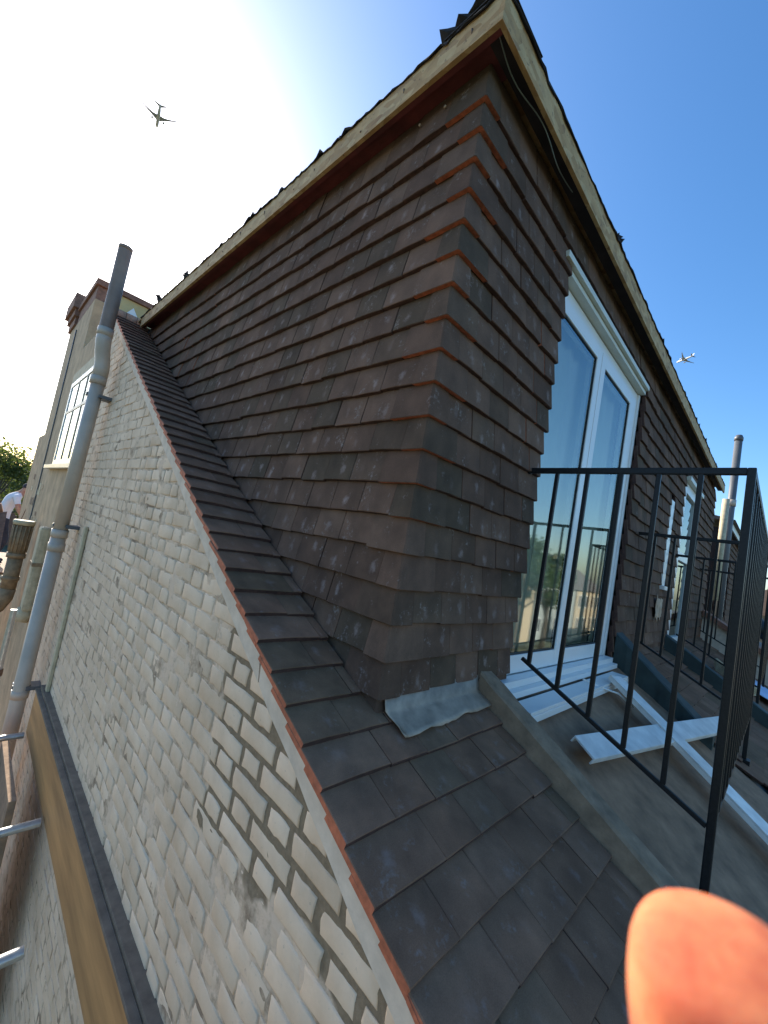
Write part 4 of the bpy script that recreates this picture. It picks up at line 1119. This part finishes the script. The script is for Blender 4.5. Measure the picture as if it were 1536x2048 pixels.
segs = [(np.array(J[a][0]), np.array(J[b][0]), (1 if (a, b) in (('waist', 'chest'), ('chest', 'shl'), ('shl', 'sL'), ('shl', 'sR'), ('hip', 'waist')) else 2 if a in ('hip', 'jL', 'kL', 'aL', 'jR', 'kR', 'aR') else 0), a) for a, b in Bn]
mi = []
for p in me.polygons:
    c = np.array(p.center); best = 9; k = 0
    for a, b, mm, nm in segs:
        ab = b - a; t = min(1, max(0, float((c - a) @ ab / (ab @ ab)))); d = np.linalg.norm(c - a - ab * t)
        if d < best:
            best = d; k = mm
            if nm in ('sL', 'sR'): k = 1 if t < .55 else 0
            if nm == 'hip' and mm == 1: k = 1 if t > .2 else 2
    mi.append(k)
me.polygons.foreach_set('material_index', np.array(mi, np.int32))
pr = link(bpy.data.objects.new('person', me)); tag(pr, 'roofer in a white T-shirt bending down beyond the chimney wall', 'person')
bm = bmesh.new(); bmesh.ops.create_uvsphere(bm, u_segments=14, v_segments=8, radius=.098)
for v in bm.verts:
    v.co.x *= 1.15; v.co.z = v.co.z if v.co.z > -.02 else -.02
    v.co += Vector(W(.29, .06, 1.63))
setparent(frombm('hair', bm, TROUS, None, True), pr)
deck = box('walk_board', (-1.6, 9.5, -1.335), (.1, 12.2, -1.287), BOARD, None, .004); tag(deck, 'scaffold walkway board under the bending roofer', 'board')
# --- fingertip of the photographer in front of the lens, with the hand it belongs to
def H(x, y, d):        # camera frame metres: x right, y up, d forward
    return tuple(CP + CR @ Vector((x, y, -d)))
J = {'tip': (H(.0374, -.0470, .0450), .0082), 't2': (H(.0376, -.0512, .0452), .0102), 'pad': (H(.0380, -.0590, .0452), .0107), 'dip': (H(.0388, -.0720, .0440), .0098), 'pip': (H(.0410, -.0960, .0380), .0098), 'mcp': (H(.0500, -.1330, .0200), .0130),
     'palm': (H(.0640, -.1560, .0080), (.022, .014)), 'wrist': (H(.0900, -.2030, -.0100), (.027, .020)), 'fore': (H(.1500, -.3100, -.0600), (.038, .036)), 'elbow': (H(.2000, -.4100, -.1200), .045),
     'm0': (H(.0680, -.1340, .0200), .0125), 'm1': (H(.0720, -.1020, .0330), .0096), 'm2': (H(.0700, -.0840, .0200), .0088), 'm3': (H(.0690, -.0960, .0080), .0078),
     'r0': (H(.0840, -.1400, .0160), .0118), 'r1': (H(.0900, -.1110, .0280), .0092), 'r2': (H(.0880, -.0950, .0160), .0084), 'r3': (H(.0860, -.1060, .0050), .0074),
     'l0': (H(.0980, -.1500, .0100), .0105), 'l1': (H(.1060, -.1260, .0200), .0082), 'l2': (H(.1040, -.1130, .0100), .0074), 'l3': (H(.1010, -.1230, .0010), .0066),
     'th0': (H(.0560, -.1620, -.0060), .0135), 'th1': (H(.0380, -.1420, -.0200), .0112), 'th2': (H(.0330, -.1180, -.0280), .0096), 'th3': (H(.0320, -.1040, -.0300), .0080)}
Bn = [('tip', 't2'), ('t2', 'pad'), ('pad', 'dip'), ('dip', 'pip'), ('pip', 'mcp'), ('mcp', 'palm'), ('palm', 'wrist'), ('wrist', 'fore'), ('fore', 'elbow'), ('palm', 'm0'), ('m0', 'm1'), ('m1', 'm2'), ('m2', 'm3'), ('palm', 'r0'), ('r0', 'r1'), ('r1', 'r2'), ('r2', 'r3'), ('palm', 'l0'), ('l0', 'l1'), ('l1', 'l2'), ('l2', 'l3'), ('palm', 'th0'), ('th0', 'th1'), ('th1', 'th2'), ('th2', 'th3')]
me = skin_mesh('hand', J, Bn, 'palm', 3); me.materials.append(SKIN)
hd = link(bpy.data.objects.new('hand', me)); tag(hd, 'blurred orange fingertip close to the lens in the lower right corner', 'hand')

# ================================================================== AIRLINERS
AIRW = plain('aircraft_white', (.80, .80, .82), .35, var=.05, scale=.1)
AIRG = plain('aircraft_grey', (.48, .49, .52), .4, var=.08, scale=.1)
def airliner(pos, heading, bank, s, label):
    """s scales a 57 m long, 60 m span twin"""
    t = thing('airliner', pos, label, 'airliner', 'airliners in the sky')
    M = Matrix.Translation(pos) @ Matrix.Rotation(heading, 4, 'Z') @ Matrix.Rotation(bank, 4, 'X') @ Matrix.Diagonal((s, s, s, 1))
    def fin(o):
        for v in o.data.vertices: v.co = M @ v.co
        return o
    fin(tube('fuselage', [(28.5, 0, -.6), (27.6, 0, -.4), (25.5, 0, -.1), (21, 0, 0), (-8, 0, 0), (-18, 0, .6), (-26, 0, 1.5), (-28.5, 0, 1.9)], [.2, 1.2, 2.3, 2.9, 2.9, 2.2, .9, .3], AIRW, t, 20))
    def slab(name, pts, th, mat):
        V = [(x, y, z + th / 2) for x, y, z in pts] + [(x, y, z - th / 2) for x, y, z in pts]; n = len(pts)
        return fin(mesh(name, V, [tuple(range(n)), tuple(range(2 * n - 1, n - 1, -1))] + [(i, i + n, (i + 1) % n + n, (i + 1) % n) for i in range(n)], mat, t))
    for sg in (1, -1):
        slab('wing', [(9, sg * 2, -1.2), (1.5, sg * 12, -.4), (-8.5, sg * 29, 1.6), (-10.5, sg * 30, 1.8), (-7.5, sg * 22, .6), (-3.6, sg * 10, -.6), (-4.5, sg * 2, -1.4)], .7, AIRG)
        slab('tailplane', [(-20, sg * .8, 1.6), (-26.5, sg * 9.8, 2.4), (-28.5, sg * 9.8, 2.4), (-26, sg * .8, 1.8)], .4, AIRG)
        fin(tube('engine', [(9.2, sg * 9.6, -3.0), (8.4, sg * 9.6, -3.0), (5.0, sg * 9.6, -3.0), (3.0, sg * 9.6, -2.9)], [1.5, 1.75, 1.6, .9], AIRW, t, 14))
        slab('pylon', [(6.5, sg * 9.4, -1.5), (6.5, sg * 9.8, -1.5), (1.5, sg * 9.8, -1.2), (1.5, sg * 9.4, -1.2)], 1.2, AIRG)
    V = [(-18, .25, 2.4), (-26, .25, 10.5), (-29, .25, 10.5), (-27, .25, 2.0)]
    V = V + [(x, -y, z) for x, y, z in V]
    fin(mesh('tail_fin', V, [(0, 1, 2, 3), (7, 6, 5, 4), (0, 4, 5, 1), (1, 5, 6, 2), (2, 6, 7, 3), (3, 7, 4, 0)], AIRW, t))
A1 = Vector(CPn + np.array((.1025, .7795, .6180)) * 1150); A2 = Vector(CPn + np.array((.881, .166, .444)) * 1750)
airliner(A1, RAD(80), RAD(-6), 1.0, 'grey airliner silhouette against the white sky upper left')
airliner(A2, RAD(60), RAD(20), 1.0, 'white airliner low over the fascia at the right')
